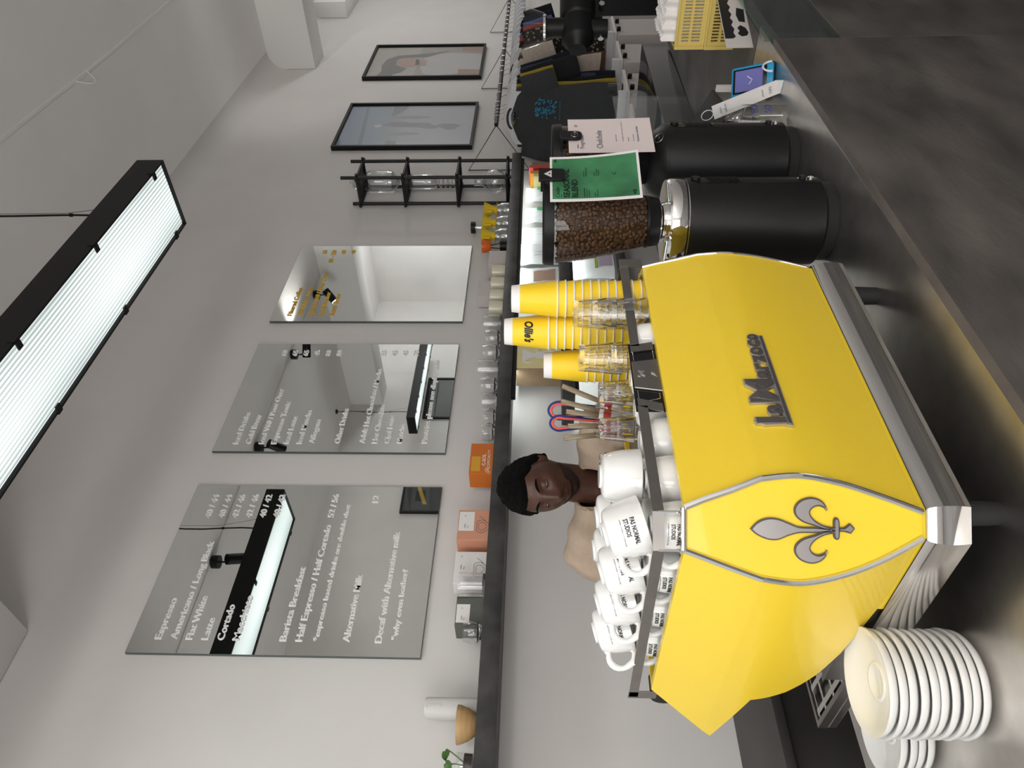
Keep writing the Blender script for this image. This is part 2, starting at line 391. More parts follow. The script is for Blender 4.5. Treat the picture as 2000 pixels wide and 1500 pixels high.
# ------------------------------------------------------------------ pendant lamps
def lamp(name, label, x0, x1, y0, y1, z0, cabs):
    xm, ym = (x0+x1)/2, (y0+y1)/2
    t = thing(name, label, 'lamp', (xm, ym, z0), 'long boxed pendant lamps')
    h = .115; th = .008; mb = MB()
    mb.box(x0, x1, y0, y0+th, z0, z0+h); mb.box(x0, x1, y1-th, y1, z0, z0+h)
    mb.box(x0, x0+th, y0+th, y1-th, z0, z0+h); mb.box(x1-th, x1, y0+th, y1-th, z0, z0+h); mb.box(x0+th, x1-th, y0+th, y1-th, z0+h-th, z0+h)
    mb.build('housing', 'black', t, smooth=0)
    # opal inner sides and ribbed pane
    mb = MB(); e = .012
    mb.box(x0+e, x1-e, y0+e-.003, y0+e, z0+.014, z0+h-.012); mb.box(x0+e, x1-e, y1-e, y1-e+.003, z0+.014, z0+h-.012)
    mb.build('inner_reflector', 'lamp_in', t, smooth=0)
    n = int((y1-y0-.03)/.008)
    mb = MB(); mb.grid(lambda a, b: (x0+.015+(x1-x0-.03)*a, y0+.015+(y1-y0-.03)*b, z0+.010+.0016*math.cos(b*n*2*PI)), 2, n*4)
    o = mb.build('ribbed_lens', 'lamp_lens', t, recalc=False)
    for i in range(7):
        x = x0+.12+(x1-x0-.24)*i/6
        for yy in (y0, y1):
            s = 1 if yy == y0 else -1
            MB().box(x-.012, x+.012, yy-.003, yy+.003, z0-.004, z0+.02).box(x-.012, x+.012, min(yy, yy+s*.03), max(yy, yy+s*.03), z0-.006, z0-.001).build('clip', 'black', t, smooth=0)
    for x in cabs:
        MB().cyl((x, ym, z0+h), (x, ym, z0+h+.025), .012, n=10).build('cable_grip', 'black', t)
        k = MB(); k.tube([(x+.006*math.sin(i*1.3), ym+.004*math.cos(i), z0+h+.02+(ZC-z0-h-.02)*i/8) for i in range(9)], .0045, 6).build('cable', 'black', t)
        MB().cyl((x, ym, ZC-.02), (x, ym, ZC), .03, n=14).build('ceiling_rose', 'black', t)
        for q in (2, 5): MB().cyl((x+.006*math.sin(q*1.3), ym+.004*math.cos(q), z0+h+.02+(ZC-z0-h-.02)*q/8-.006), (x+.006*math.sin(q*1.3), ym+.004*math.cos(q), z0+h+.02+(ZC-z0-h-.02)*q/8+.006), .008, n=8).build('cable_tie', 'black', t)
        # thin steel stay
        MB().tube([(x+.012, ym, ZC-.01), (x+.02, ym, z0+h+.3), (x+.09, ym, z0+h)], .0015, 5).build('steel_stay', 'steel_dark', t)
    return t
lamp('pendant_lamp', 'long black box lamp with ribbed lens hanging above the coffee machine', -.6, 2.915, 1.415, 1.725, 3.215, (-.35, 2.72))
lamp('pendant_lamp', 'long black box lamp hanging farther off, seen only in the middle mirror', 6.65, 8.6, -1.75, -1.44, 3.215, (6.9, 8.4))

# spotlights on the far ceiling seam (seen in the menu mirrors)
def spot(x, label, yaw_, dz=-.6):
    a_ = yaw_
    t = thing('ceiling_spotlight', label, 'spotlight', (x, .15, ZC-.01), 'black ceiling spotlights')
    MB().cyl((x,.15,ZC-.07), (x,.15,ZC-.011), .055, n=20).build('mount', 'black', t)
    MB().tube([(x,.15,ZC-.07), (x,.15,ZC-.12), (x+.03,.15,ZC-.15)], .008, 6).build('arm', 'black', t)
    d = Vector((math.cos(yaw_)*.7, math.sin(yaw_)*.7, dz)).normalized(); c = Vector((x+.03, .15, ZC-.17))
    MB().cyl(c-d*.05, c+d*.12, .045, n=20).build('lamp_head', 'black', t)
    MB().cyl(c+d*.12, c+d*.123, .038, n=20).build('lens', 'spot_face', t)
    l = bpy.data.lights.new('spot_light', 'SPOT'); l.energy = 26 if a_ == .95 else 14; l.spot_size = 1.7; l.spot_blend = .6; l.shadow_soft_size = .03; l.color = (1, .97, .93)
    o = bpy.data.objects.new('spot_light', l); COL.objects.link(o); o.location = c+d*.135; o.rotation_euler = d.to_track_quat('-Z', 'Y').to_euler()
for x, l, a in ((3.40, 'black ceiling spotlight reflected in the large left menu mirror', -.9), (4.68, 'black ceiling spotlight reflected at the low left of the middle menu mirror', -1.3), (6.05, 'black ceiling spotlight reflected near the prices of the middle menu mirror', .95), (7.15, 'black ceiling spotlight reflected in the right menu mirror', -2.2)):
    spot(x, l, a, -.02 if a == .95 else -.6)

# ------------------------------------------------------------------ menu mirrors
def mirror(x0, x1, z0, z1, label, lines, lm, capk=.0285):
    t = thing('menu_mirror', label, 'mirror', ((x0+x1)/2, 2.69, z0), 'mirrors lettered as menus')
    MB().box(x0, x1, 2.6845, 2.698, z0, z1).build('backing', 'mirror_edge', t, smooth=0)
    MB().box(x0+.0012, x1-.0012, 2.6835, 2.6845, z0+.0012, z1-.0012).build('mirror_pane', 'mirror', t, smooth=0)
    for (txt, dx, z, dx1, al, cap) in lines:
        a = x0+dx; w = (dx1-dx)
        mb = MB(); mb.text(txt, cap, .0035, FACE(a, 2.6835, z), 'L', w, bold=.012)
        mb.build('lettering', lm, t, smooth=0)
Z = [3.086, 3.024, 2.962, 2.899, 2.837, 2.775, 2.713, 2.588, 2.526]
L1 = [('Espresso', .059, 3.086, .239), ('Americano / Long Black', .059, 3.024, .519), ('Flat White', .059, 2.962, .249), ('Latte', .059, 2.899, .152), ('Cortado', .059, 2.837, .213), ('Macchiato', .059, 2.775, .256),
      ('Barista Breakfast', .059, 2.588, .394), ('Half Espresso / Half Cortado', .059, 2.525, .612), ('*espresso based drinks are double shot', .062, 2.461, .727), ('Alternative Milk', .059, 2.338, .361), ('Decaf with Alternative milk', .059, 2.211, .58), ('"why even bother?', .075, 2.151, .389),
      ('40 / 44', .646, 3.086, .778), ('40 / 44', .646, 3.024, .778), ('42 / 46', .648, 2.962, .779), ('42 / 46', .649, 2.899, .78), ('40 / 42', .651, 2.837, .78), ('40 / 42', .652, 2.775, .781), ('52 / 56', .656, 2.525, .786), ('12', .741, 2.337, .782)]
mirror(1.334, 2.169, 2.052, 3.209, 'large menu mirror at left listing espresso drinks in pale letters', [(a, b, c, d, 'L', .022 if a[0] == '*' else (.024 if a[0] == '"' else .0285)) for a, b, c, d in L1], 'frost')
L2 = [('Iced Drinks', .049, 3.096, .269), ('Cold Brew', .052, 3.034, .252), ('Iced V60 / Pour Over', .051, 2.967, .449), ('Espresso Tonic', .051, 2.905, .352), ('Iced Latte', .054, 2.842, .242), ('Iced Matcha', .054, 2.778, .288), ('Affogato', .057, 2.716, .22), ('Other Drinks', .059, 2.588, .299), ('Adult Hot Chocolate / Mocha', .06, 2.464, .609), ('Hot Chocolate', .06, 2.402, .332), ('Chai Latte', .061, 2.34, .251), ('Matcha', .062, 2.278, .191), ('Pastries please see display case', .063, 2.154, .684)]
for tx, z in (('60', 3.029), ('65', 2.967), ('65', 2.905), ('45', 2.842), ('80', 2.778), ('80', 2.716), ('55', 2.462), ('45', 2.4), ('45', 2.34), ('70', 2.278)): L2.append((tx, .721, z, .767))
mirror(2.381, 3.204, 2.058, 3.213, 'middle menu mirror listing iced drinks and other drinks in pale letters', [(a, b, c, d, 'L', .0285) for a, b, c, d in L2], 'frost')
L3 = [('Filtered Coffee', .055, 3.088, .336), ('V60 / Pour Over', .055, 3.026, .353), ('Special V60 / Pour Over', .055, 2.961, .509), ('April Brewer', .055, 2.899, .292), ('Batch Brew', .055, 2.834, .275), ('55', .728, 3.024, .767), ('80 - 120', .623, 2.961, .767), ('60', .727, 2.897, .767), ('40', .727, 2.83, .766)]
mirror(3.414, 4.235, 2.055, 3.209, 'narrowest looking menu mirror at right with mustard yellow filter coffee letters', [(a, b, c, d, 'L', .029) for a, b, c, d in L3], 'gold')

# ------------------------------------------------------------------ framed photographs on the back wall
def picture(x0, x1, z0, z1, y, sgn, name, label, paint):
    # sgn=-1: hangs on the back wall and faces -Y
    t = thing(name, label, 'picture', ((x0+x1)/2, y, z0)); f = .022; d = .04
    ya, yb = (y-d, y-.001) if sgn < 0 else (y+.001, y+d)
    mb = MB(); mb.box(x0, x1, ya, yb, z0, z0+f); mb.box(x0, x1, ya, yb, z1-f, z1); mb.box(x0, x0+f, ya, yb, z0+f, z1-f); mb.box(x1-f, x1, ya, yb, z0+f, z1-f)
    mb.build('frame', 'black', t, smooth=0)
    paint(t, x0+f, x1-f, z0+f, z1-f, y+sgn*.014)
    yy = y+sgn*.026
    MB().box(x0+f, x1-f, yy-.001, yy+.001, z0+f, z1-f).build('glazing', 'tglass', t, smooth=0)
def flat(mb, pts, y): # polygon facing -Y
    vs = [mb.bm.verts.new((x, y, z)) for x, z in pts]; f = mb.bm.faces.new(vs); bmesh.ops.triangulate(mb.bm, faces=[f]); return mb
def gradmat(name, z0, z1, stops, ns=0.):
    m = bpy.data.materials.new(name); m.use_nodes = True; nt = m.node_tree; b = nt.nodes['Principled BSDF']; b.inputs['Roughness'].default_value = .6
    tc = nt.nodes.new('ShaderNodeTexCoord'); sx = nt.nodes.new('ShaderNodeSeparateXYZ'); mr = nt.nodes.new('ShaderNodeMapRange'); rp = nt.nodes.new('ShaderNodeValToRGB')
    nt.links.new(tc.outputs['Generated'], sx.inputs[0]); nt.links.new(sx.outputs['Z'], mr.inputs['Value'])
    mr.inputs['From Min'].default_value = z0; mr.inputs['From Max'].default_value = z1
    e = rp.color_ramp.elements
    e[0].position, e[0].color = stops[0][0], (*stops[0][1], 1); e[1].position, e[1].color = stops[-1][0], (*stops[-1][1], 1)
    for p, c in stops[1:-1]: q = e.new(p); q.color = (*c, 1)
    nt.links.new(mr.outputs[0], rp.inputs['Fac']); nt.links.new(rp.outputs['Color'], b.inputs['Base Color']); return m
M['print_sky'] = gradmat('print_of_sky', 0, 1, [(0, (.30,.31,.37)), (.5, (.27,.28,.33)), (.62, (.17,.21,.25)), (.75, (.12,.185,.27)), (1., (.085,.15,.26))])
M['print_dusk'] = gradmat('print_backdrop', 0, 1, [(0, (.20,.17,.15)), (.58, (.27,.235,.20)), (.585, (.36,.335,.30)), (1., (.33,.30,.265))])
M['pr_dark'] = mat('print_dark', (.05, .055, .055), .7); M['pr_grey'] = mat('print_grey', (.13, .13, .15), .7); M['pr_grey2'] = mat('print_midgrey', (.19, .19, .215), .7)
M['pr_skin'] = mat('print_skin', (.36, .20, .15), .7); M['pr_white'] = mat('print_white', (.42, .40, .39), .7); M['pr_brown'] = mat('print_brown', (.25, .105, .05), .7); M['pr_navy'] = mat('print_navy', (.07, .115, .18), .7)
def paint_cactus(t, a, b, c, d, y):
    MB().box(a, b, y, y+.004, c, d).build('print', 'print_sky', t, smooth=0)
    w, h = b-a, d-c
    def P_(l): return [(a+w*x, c+h*z) for x, z in l]
    k = MB(); flat(k, P_([(.50,.08),(.54,.16),(.545,.24),(.50,.3),(.56,.34),(.565,.48),(.60,.55),(.585,.66),(.545,.70),(.50,.70),(.47,.62),(.465,.45),(.43,.36),(.42,.30),(.46,.26),(.40,.20),(.41,.13),(.46,.12)]), y-.001); k.build('plant_motif', 'pr_grey', t, smooth=0)
    k = MB(); flat(k, P_([(.70,.34),(.725,.36),(.74,.5),(.735,.62),(.71,.65),(.675,.6),(.66,.45)]), y-.001); flat(k, P_([(.29,.40),(.32,.40),(.345,.5),(.33,.62),(.30,.66),(.27,.6)]), y-.001); k.build('plant_motif', 'pr_grey2', t, smooth=0)
    k = MB(); flat(k, P_([(0,.55),(.14,.56),(.15,.63),(0,.64)]), y-.001); flat(k, P_([(.9,.56),(1,.54),(1,.66),(.72,.655),(.80,.60)]), y-.001); k.build('shadow_motif', 'pr_dark' if False else 'pr_grey', t, smooth=0)
    k = MB(); flat(k, P_([(0,.80),(1,.86),(1,.885),(0,.835)]), y-.001); k.build('band_motif', 'pr_navy', t, smooth=0)
    k = MB(); flat(k, P_([(.50+.035*math.cos(i), .735+.03*math.sin(i)) for i in [j*PI/5 for j in range(10)]]), y-.001); k.build('blossom_motif', 'pr_white', t, smooth=0)
def paint_portrait(t, a, b, c, d, y):
    MB().box(a, b, y, y+.004, c, d).build('print', 'print_dusk', t, smooth=0)
    w, h = b-a, d-c
    def P_(l): return [(a+w*x, c+h*z) for x, z in l]
    k = MB(); flat(k, P_([(.10,.0),(.10,.22),(.06,.40),(.12,.50),(.30,.54),(.52,.55),(.72,.50),(.80,.30),(.74,.0)]), y-.001); k.build('blouse_motif', 'pr_white', t, smooth=0)
    k = MB(); flat(k, P_([(.05,.0),(.05,.19),(.26,.20),(.24,0)]), y-.0015); flat(k, P_([(.82,0),(.86,.20),(1,.2),(1,0)]), y-.0015); k.build('sleeve_motif', 'pr_brown', t, smooth=0)
    k = MB(); flat(k, P_([(.36,.50),(.56,.50),(.60,.60),(.40,.60)]), y-.002); flat(k, P_([(.36,.60),(.42,.56),(.56,.57),(.64,.63),(.64,.74),(.55,.79),(.40,.78),(.34,.70)]), y-.002); k.build('figure_motif', 'pr_skin', t, smooth=0)
    k = MB(); flat(k, P_([(.0,.80),(.12,.76),(.18,.70),(.30,.66),(.34,.72),(.40,.77),(.56,.78),(.64,.74),(.66,.62),(.66,.50),(.80,.36),(.86,.30),(.80,.46),(.74,.62),(.72,.78),(.60,.87),(.40,.90),(.22,.88),(.10,.90),(.0,.99),(.04,.90)]), y-.0025); k.build('hair_motif', 'pr_dark', t, smooth=0)
picture(5.70, 6.585, 2.158, 3.322, 2.7, -1, 'framed_photograph', 'black framed photograph of grey tall plants under a blue sky', paint_cactus)
picture(7.21, 8.115, 2.175, 3.337, 2.7, -1, 'framed_photograph', 'black framed photograph of a dark haired figure in a white blouse', paint_portrait)
def paint_dark(st):
    def f(t, a, b, c, d, y):
        MB().box(a, b, y-.002, y+.002, c, d).build('print', 'pr_dark', t, smooth=0)
        k = MB()
        if st: k.strip([(a+.12, y+.004, d-.28), (a+.55, y+.004, d-.12)], .05, .002); k.build('stripe_motif', 'gold', t, smooth=0)
        else: k.tube([(a+.2+.3*math.sin(i*.2), y+.003, d-.35-.3*math.cos(i*.2)) for i in range(8)], .004, 5); k.build('curve_motif', 'pr_grey2', t, smooth=0)
    return f
picture(5.60, 6.45, 2.2, 3.35, YF, 1, 'framed_print', 'dark framed print reflected at the lower right of the large menu mirror', paint_dark(True))
picture(7.26, 8.09, 2.2, 3.26, YF, 1, 'framed_print', 'dark framed print reflected at the foot of the middle menu mirror', paint_dark(False))

# ------------------------------------------------------------------ shelves with light strips
SH = 1.806; SF = 2.47
MB().box(.2, 5.164, SF, 2.699, 1.737, SH, .003).build('wall_shelf', 'shelf', loc=(2.7, 2.6, 1.737))
tag(bpy.data.objects['wall_shelf'], 'long dark microcement wall shelf running under the menu mirrors', 'shelf')
S2 = 1.487
o = MB().box(2.585, 5.10, SF-.01, 2.699, 1.425, S2, .003).build('wall_shelf', 'shelf', loc=(3.8, 2.6, 1.425)); tag(o, 'shorter dark lower shelf holding coffee bags behind the grinders', 'shelf')
S3 = 1.15
o = MB().box(3.0, 5.10, SF-.01, 2.699, 1.09, S3, .003).build('wall_shelf', 'shelf', loc=(3.8, 2.6, 1.09)); tag(o, 'lowest dark shelf with the purple labelled bag, below the lit recess', 'shelf')
def led(x0, x1, z, label):
    t = thing('light_strip', label, 'light strip', ((x0+x1)/2, 2.5, z-.02), 'light strips under the shelves')
    MB().box(x0, x1, 2.485, 2.505, z-.02, z+.001).build('profile', 'black', t, smooth=0)
    MB().box(x0+.01, x1-.01, 2.5055, 2.509, z-.018, z-.003).build('diffuser', 'led', t, smooth=0)
led(2.57, 5.10, 1.737, 'slim light strip under the long wall shelf'); led(2.62, 5.05, 1.425, 'slim light strip under the shorter lower shelf')
# ------------------------------------------------------------------ bar counter
t = thing('bar_counter', 'bar counter with a brushed steel top and dark microcement front', 'counter', (1.0, 1.2, 0))
MB().box(-1.6, 2.52, .786, 1.69, .865, .9, .002).build('worktop', 'steel', t)
mb = MB(); mb.box(-1.6, 2.345, .765, .785, 0, .899, .001); mb.build('front_panel', 'dark_conc', t, smooth=0)
MB().box(-1.6, 2.345, .7648, .7852, .8992, .9005).build('edge_trim', 'conc_edge', t, smooth=0)
mb = MB(); mb.box(-1.55, 2.5, .80, 1.62, .05, .864); mb.build('carcass', 'black_matte', t, smooth=0)
t = thing('added_back_counter', 'added dark low counter along the back wall behind the drip tray', 'counter', (.6, 2.45, 0))  # invented counter, added to darken the low left of the back wall
BCF = mat('added_counter_dark', (.055,.051,.048), .5, noise_amt=.15, noise_scale=4); MB().box(-1.6, 2.4, 2.22, 2.697, .87, .9, .002).build('worktop', BCF, t); MB().box(-1.58, 2.38, 2.25, 2.69, .08, .869).build('cabinet', BCF, t, smooth=0); MB().box(-1.55, 2.35, 2.30, 2.68, 0, .08).build('plinth', 'black_matte', t, smooth=0)
t = thing('pastry_display_case', 'dark pastry display counter with a greenish glass front, right of the steel top', 'display case', (3.4, 1.1, 0))
MB().box(2.348, 4.3, .765, .785, 0, .70, .001).build('front_panel', 'dark_conc', t, smooth=0)
MB().box(2.348, 4.3, .768, .776, .70, .928).build('glass_front', 'tglass_g', t, smooth=0)
MB().box(2.53, 4.3, .79, 1.415, .865, .9).build('worktop', 'dark_conc', t, smooth=0)
MB().box(2.53, 4.3, .80, 1.36, .05, .70).build('carcass', 'black_matte', t, smooth=0)
MB().box(2.53, 4.3, 1.34, 1.36, .70, .865).build('back_panel', 'black_matte', t, smooth=0)
# tall glass partition and dark glossy bar behind
t = thing('glass_screen', 'clear upright glass screen standing behind the yellow crates', 'glass screen', (3.1, 1.42, .9))
MB().box(2.55, 3.5, 1.395, 1.405, .9, 1.26).build('pane', 'tglass', t, smooth=0)
MB().box(2.545, 2.552, 1.392, 1.408, .9, 1.262).build('edge_strip', 'chrome_soft', t, smooth=0)
o = MB().box(2.62, 4.3, 1.42, 1.95, .0, 1.04, .004).build('back_bar', mat('dark_glossy_bar', (.022,.023,.026), .10), loc=(3.4, 1.7, 0)); tag(o, 'low dark glossy back bar reflecting the hanging shirts', 'counter')

# ------------------------------------------------------------------ espresso machine
MC = (.97, 1.15, .9)
mach = thing('espresso_machine', 'yellow two group espresso machine with chrome trim and fleur de lis corner panel', 'coffee machine', MC)
prof = smoothtab([(1.278,.702,.843,.600,.945), (1.222,.7055,.8395,.596,.949), (1.163,.698,.847,.604,.941), (1.105,.685,.860,.620,.925), (1.046,.670,.8755,.643,.902)], 7)
prof = [(1.387,.672,.873,.628,.917), (1.36,.680,.865,.621,.924), (1.32,.690,.855,.6105,.9345)] + prof
TB = [(p[0], p[1:]) for p in prof]
def at(z):
    if z >= prof[0][0]: return prof[0]
    for a, b in zip(prof, prof[1:]):
        if z >= b[0]:
            k = (a[0]-z)/(a[0]-b[0]); return tuple(x+(y-x)*k for x, y in zip(a, b))
    return prof[-1]
XE = 1.292
def xr(z): return XE
# back panel (towards the customer)
mb = MB(); zs = [p[0] for p in prof]; n = len(zs)-1
def bp(uu, vv):
    p = at(zs[min(n, int(round(vv*n)))]); return (p[1]+(XE-p[1])*uu, p[2], p[0])
mb.grid(bp, 24, n)
mb.grid(lambda a, b: (at(zs[int(round(b*n))])[1]+(XE-at(zs[int(round(b*n))])[1])*a, at(zs[int(round(b*n))])[2]+.012, zs[int(round(b*n))]), 1, n)
mb.build('back_panel', 'yellow', mach, smooth=.5)
# left side panel with its pointed nose
yf = [(1.387,1.372), (1.262,1.504), (1.216,1.337), (1.185,1.333), (1.154,1.324), (1.125,1.303), (1.102,1.278), (1.074,1.219), (1.055,1.116), (1.046,1.06)]
zz = sorted(set(zs+[1.262, 1.24, 1.216, 1.2]), reverse=True); m_ = len(zz)-1
def sp(off):
    def f(a, b):
        z = zz[int(round(b*m_))]; p = at(z); return (p[3]+off, p[4]+(interp(yf, z)-p[4])*a, z)
    return f
mb = MB(); mb.grid(sp(0), 22, m_); mb.grid(sp(.012), 22, m_)
mb.grid(lambda a, b: sp(.012*a)(1, b), 1, m_)
mb.build('side_panel', 'yellow', mach, smooth=.5)
mb = MB(); mb.tube([sp(.004)(1, j/m_) for j in range(m_+1)], .0022, 6); mb.build('panel_edge_trim', 'steel_dark', mach)
# right side panel (mirror image, hidden)
mb = MB()
mb.grid(lambda a, b: (XE+.045+(.628-at(zz[int(round(b*m_))])[3]), at(zz[int(round(b*m_))])[4]+(interp(yf, zz[int(round(b*m_))])-at(zz[int(round(b*m_))])[4])*a, zz[int(round(b*m_))]), 8, m_)
mb.grid(lambda a, b: (XE+(.045+(.628-at(zz[int(round(b*m_))])[3]))*a, at(zz[int(round(b*m_))])[2]+(at(zz[int(round(b*m_))])[4]-at(zz[int(round(b*m_))])[2])*a, zz[int(round(b*m_))]), 4, m_)
mb.build('side_panel', 'yellow', mach, smooth=.5)
# corner lens panel
def lens(uu, z, out=0.):       # uu: -1 side edge .. 1 back edge
    p = at(z); k = (uu+1)/2
    return Vector((p[3]+(p[1]-p[3])*k-out*.7071, p[4]+(p[2]-p[4])*k-out*.7071, z))
mb = MB(); mb.grid(lambda a, b: lens(2*a-1, zs[int(round(b*n))]), 10, n); mb.build('corner_panel', 'yellow', mach, smooth=.5)
for s_ in (-1, 1):
    mb = MB(); mb.tube([lens(s_, z, .0015) for z in zs], .0048, 8); mb.build('corner_trim', 'chrome', mach)
mb = MB(); mb.tube([lens(-1+2*i/6, 1.388, .001) for i in range(7)], .0048, 8); mb.build('corner_trim', 'chrome', mach)
mb = MB(); mb.tube([(XE+.001, at(z)[2]-.001, z) for z in zs], .0028, 8); mb.build('edge_trim', 'chrome', mach)
# top deck with a low lip
mb = MB(); TOP = 1.372
deck = [(.672,.873),(XE,.873),(XE+.04,.917),(XE+.04,1.372),(.628,1.372),(.628,.917)]
ins = [(.680,.884),(XE-.006,.884),(XE+.03,.922),(XE+.03,1.362),(.639,1.362),(.639,.922)]
for (a, b, za, zb) in ((deck, ins, 1.387, 1.387), (ins, ins, 1.387, TOP)):
    for i in range(6):
        j = (i+1) % 6; mb._add([(*a[i], za), (*a[j], za), (*b[j], zb), (*b[i], zb)], [(0,1,2,3)])
mb.build('top_lip', 'yellow', mach, smooth=0, recalc=False)
mb = MB(); mb.prism(ins, .004, T(0,0,TOP-.004)); mb.build('cup_tray', 'steel_dark', mach, smooth=0)
# chrome skirt
sk = [(1.040,.0), (1.036,.0035), (1.027,.0065), (1.016,.0082), (1.004,.0088), (.991,.0080), (.979,.0062)]
def skirt(pts, nm, m_s='chrome_soft'):
    mb = MB(); N = len(pts)-1
    mb.grid(lambda a, b: (lambda i, q: (pts[i][0]+pts[i][2]*sk[q][1], pts[i][1]+pts[i][3]*sk[q][1], sk[q][0]))(int(round(a*N)), int(round(b*6))), N, 6)
    mb.build(nm, m_s, mach, smooth=.5, recalc=False)
skirt([(.672,.872,0,-1), (XE+.003,.872,0,-1)], 'chrome_skirt', 'chrome')
skirt([(.672,.872,0,-1), (.641,.903,-1,0)], 'chrome_skirt', 'chrome')
skirt([(.641,.903,-1,0), (.641,1.22,-1,0)], 'chrome_skirt')
skirt([(XE+.003,.872,0,-1), (XE+.035,.905,1,0), (XE+.035,1.22,1,0)], 'chrome_skirt')
mb = MB(); mb.prism([(.676,.878),(XE+.0,.878),(XE+.03,.908),(XE+.03,1.36),(.648,1.36),(.648,.906)], .09, T(0,0,.975)); mb.build('chassis', 'steel_dark', mach, smooth=0)
mb = MB(); mb.prism([(.672,.8765),(XE+.002,.8765),(XE+.034,.905),(XE+.034,1.1),(.6445,1.1),(.6445,.9035)], .012, T(0,0,1.0385)); mb.build('lower_lip', 'yellow', mach, smooth=0)
# inner body so the machine is solid behind the panels
mb = MB(); mb.box(.685, XE+.0, .935, 1.33, 1.05, 1.366); mb.build('inner_body', 'steel_dark', mach, smooth=0)
# group side: nose hood, group heads, drip tray
mb = MB(); mb.prism([(1.33,1.366), (1.372,1.38), (1.49,1.262), (1.33,1.21)], XE+.02-.64, Matrix(((0,0,1,.64),(1,0,0,0),(0,1,0,0),(0,0,0,1)))); mb.build('front_hood', 'steel_dark', mach, smooth=0)
for gx in (.83, 1.14):
    MB().cyl((gx, 1.43, 1.15), (gx, 1.43, 1.24), .038, n=24).cyl((gx, 1.43, 1.12), (gx, 1.43, 1.15), .034, n=24).build('group_head', 'chrome', mach)
    MB().cyl((gx, 1.45, 1.135), (gx, 1.60, 1.12), .013, .016, n=14).build('portafilter_handle', 'black', mach)
mb = MB(); mb.box(.665, XE+.02, 1.36, 1.62, .965, .985, .003)
mb.box(.665, .676, 1.10, 1.62, .985, 1.004); mb.box(XE+.009, XE+.02, 1.10, 1.62, .985, 1.004); mb.box(.676, XE+.009, 1.609, 1.62, .985, 1.004); mb.build('drip_tray', 'steel_dark', mach, smooth=0)
mb = MB()
for i in range(13): mb.box(.685+.05*i, .697+.05*i, 1.37, 1.607, .992, 1.002)
for yy in (1.37, 1.43, 1.49, 1.55, 1.597): mb.box(.676, XE+.009, yy, yy+.01, .994, 1.001)
mb.build('drip_grid', 'chrome_soft', mach, smooth=0)
MB().cyl((.640, 1.428, 1.352), (.680, 1.428, 1.352), .030, n=20).cyl((.680,1.428,1.352), (.72,1.40,1.345), .014, n=14).build('steam_knob', 'black', mach)
for x, y in ((.71,.93), (1.27,.93), (.71,1.32), (1.27,1.32)):
    MB().cyl((x,y,.9), (x,y,.976), .018, .021, n=16).build('foot', 'black_matte', mach)
# cup rail
RZ_ = 1.424
mb = MB(); mb.strip([(.630,1.405,RZ_-.006), (.630,1.0,RZ_-.001), (.630,.921,RZ_), (.672,.884,RZ_), (.885,.884,RZ_+.001), (.893,.884,RZ_+.001)], .0170, .003)
mb.box(.6285,.6315, 1.385, 1.412, 1.374, 1.428, .001); mb.build('cup_rail', 'steel_dark', mach, smooth=0)
mb = MB(); mb.strip([(1.05,.884,RZ_), (1.06,.884,RZ_), (1.312,.884,RZ_-.001), (1.335,.91,RZ_-.002), (1.335,1.40,RZ_-.006)], .0170, .003)
mb.box(1.309, 1.337, .882, .885, 1.385, 1.432); mb.build('cup_rail', 'steel_dark', mach, smooth=0)
for (x, y) in ((.672,.884), (.630,.921)):
    MB().tube([(x, y, RZ_), (x+.001, y+.001, 1.385)], .0022, 6).build('rail_post', 'chrome', mach)
# the cut-out bracket and logo plate in the middle of the rail
mb = MB()
mb.prism([(.893,1.4325),(.912,1.4325),(.899,1.391),(.880,1.391)], .003, Matrix(((1,0,0,0),(0,0,-1,.8855),(0,1,0,0),(0,0,0,1)))); mb.build('rail_bracket', 'steel_dark', mach, smooth=0); mb = MB()
mb.prism([(1.033,1.4325),(1.052,1.4325),(1.062,1.391),(1.042,1.391)], .003, Matrix(((1,0,0,0),(0,0,-1,.8855),(0,1,0,0),(0,0,0,1))))
mb.build('rail_bracket', 'steel_dark', mach, smooth=0)
mb = MB(); mb.box(.884, 1.06, .8865, .889, 1.384, 1.436); mb.build('bracket_backing', 'black_gloss', mach, smooth=0)
mb = MB(); mb.prism([(.938,1.434),(1.006,1.434),(1.014,1.386),(.930,1.386)], .0035, Matrix(((1,0,0,0),(0,0,-1,.8855),(0,1,0,0),(0,0,0,1))), .001); pl = mb.build('logo_plate', 'steel_dark', mach, smooth=0)
mb = MB()
for a, b in (((.90,1.429),(.934,1.429)), ((.915,1.392),(.928,1.392)), ((.915,1.392),(.904,1.428)), ((1.012,1.429),(1.034,1.429)), ((1.017,1.392),(1.040,1.392))):
    mb.tube([(a[0], .8862, a[1]), (b[0], .8862, b[1])], .0009, 5)
mb.build('bracket_edging', 'chrome', mach)
mb = MB(); FX = Matrix(((1,0,0,0),(0,0,-1,.882),(0,1,0,0),(0,0,0,1)))
sc2 = lambda l: [(.972+(x-.972)*.55, 1.419+(z-1.415)*.6) for x, z in l]
mb.prism(sc2([(.955,1.405),(.962,1.408),(.966,1.416),(.972,1.421),(.98,1.421),(.986,1.426),(.990,1.421),(.985,1.414),(.988,1.408),(.984,1.405),(.98,1.411),(.971,1.411),(.967,1.405)]), .0008, FX)
mb.prism(sc2([(.957,1.420),(.963,1.428),(.967,1.424),(.960,1.417)]), .0008, FX)
mb.text('JR', .0075, .0006, FACE(.972, .882, 1.395), 'C', shear=.5); mb.build('crest', 'chrome', pl, smooth=0)
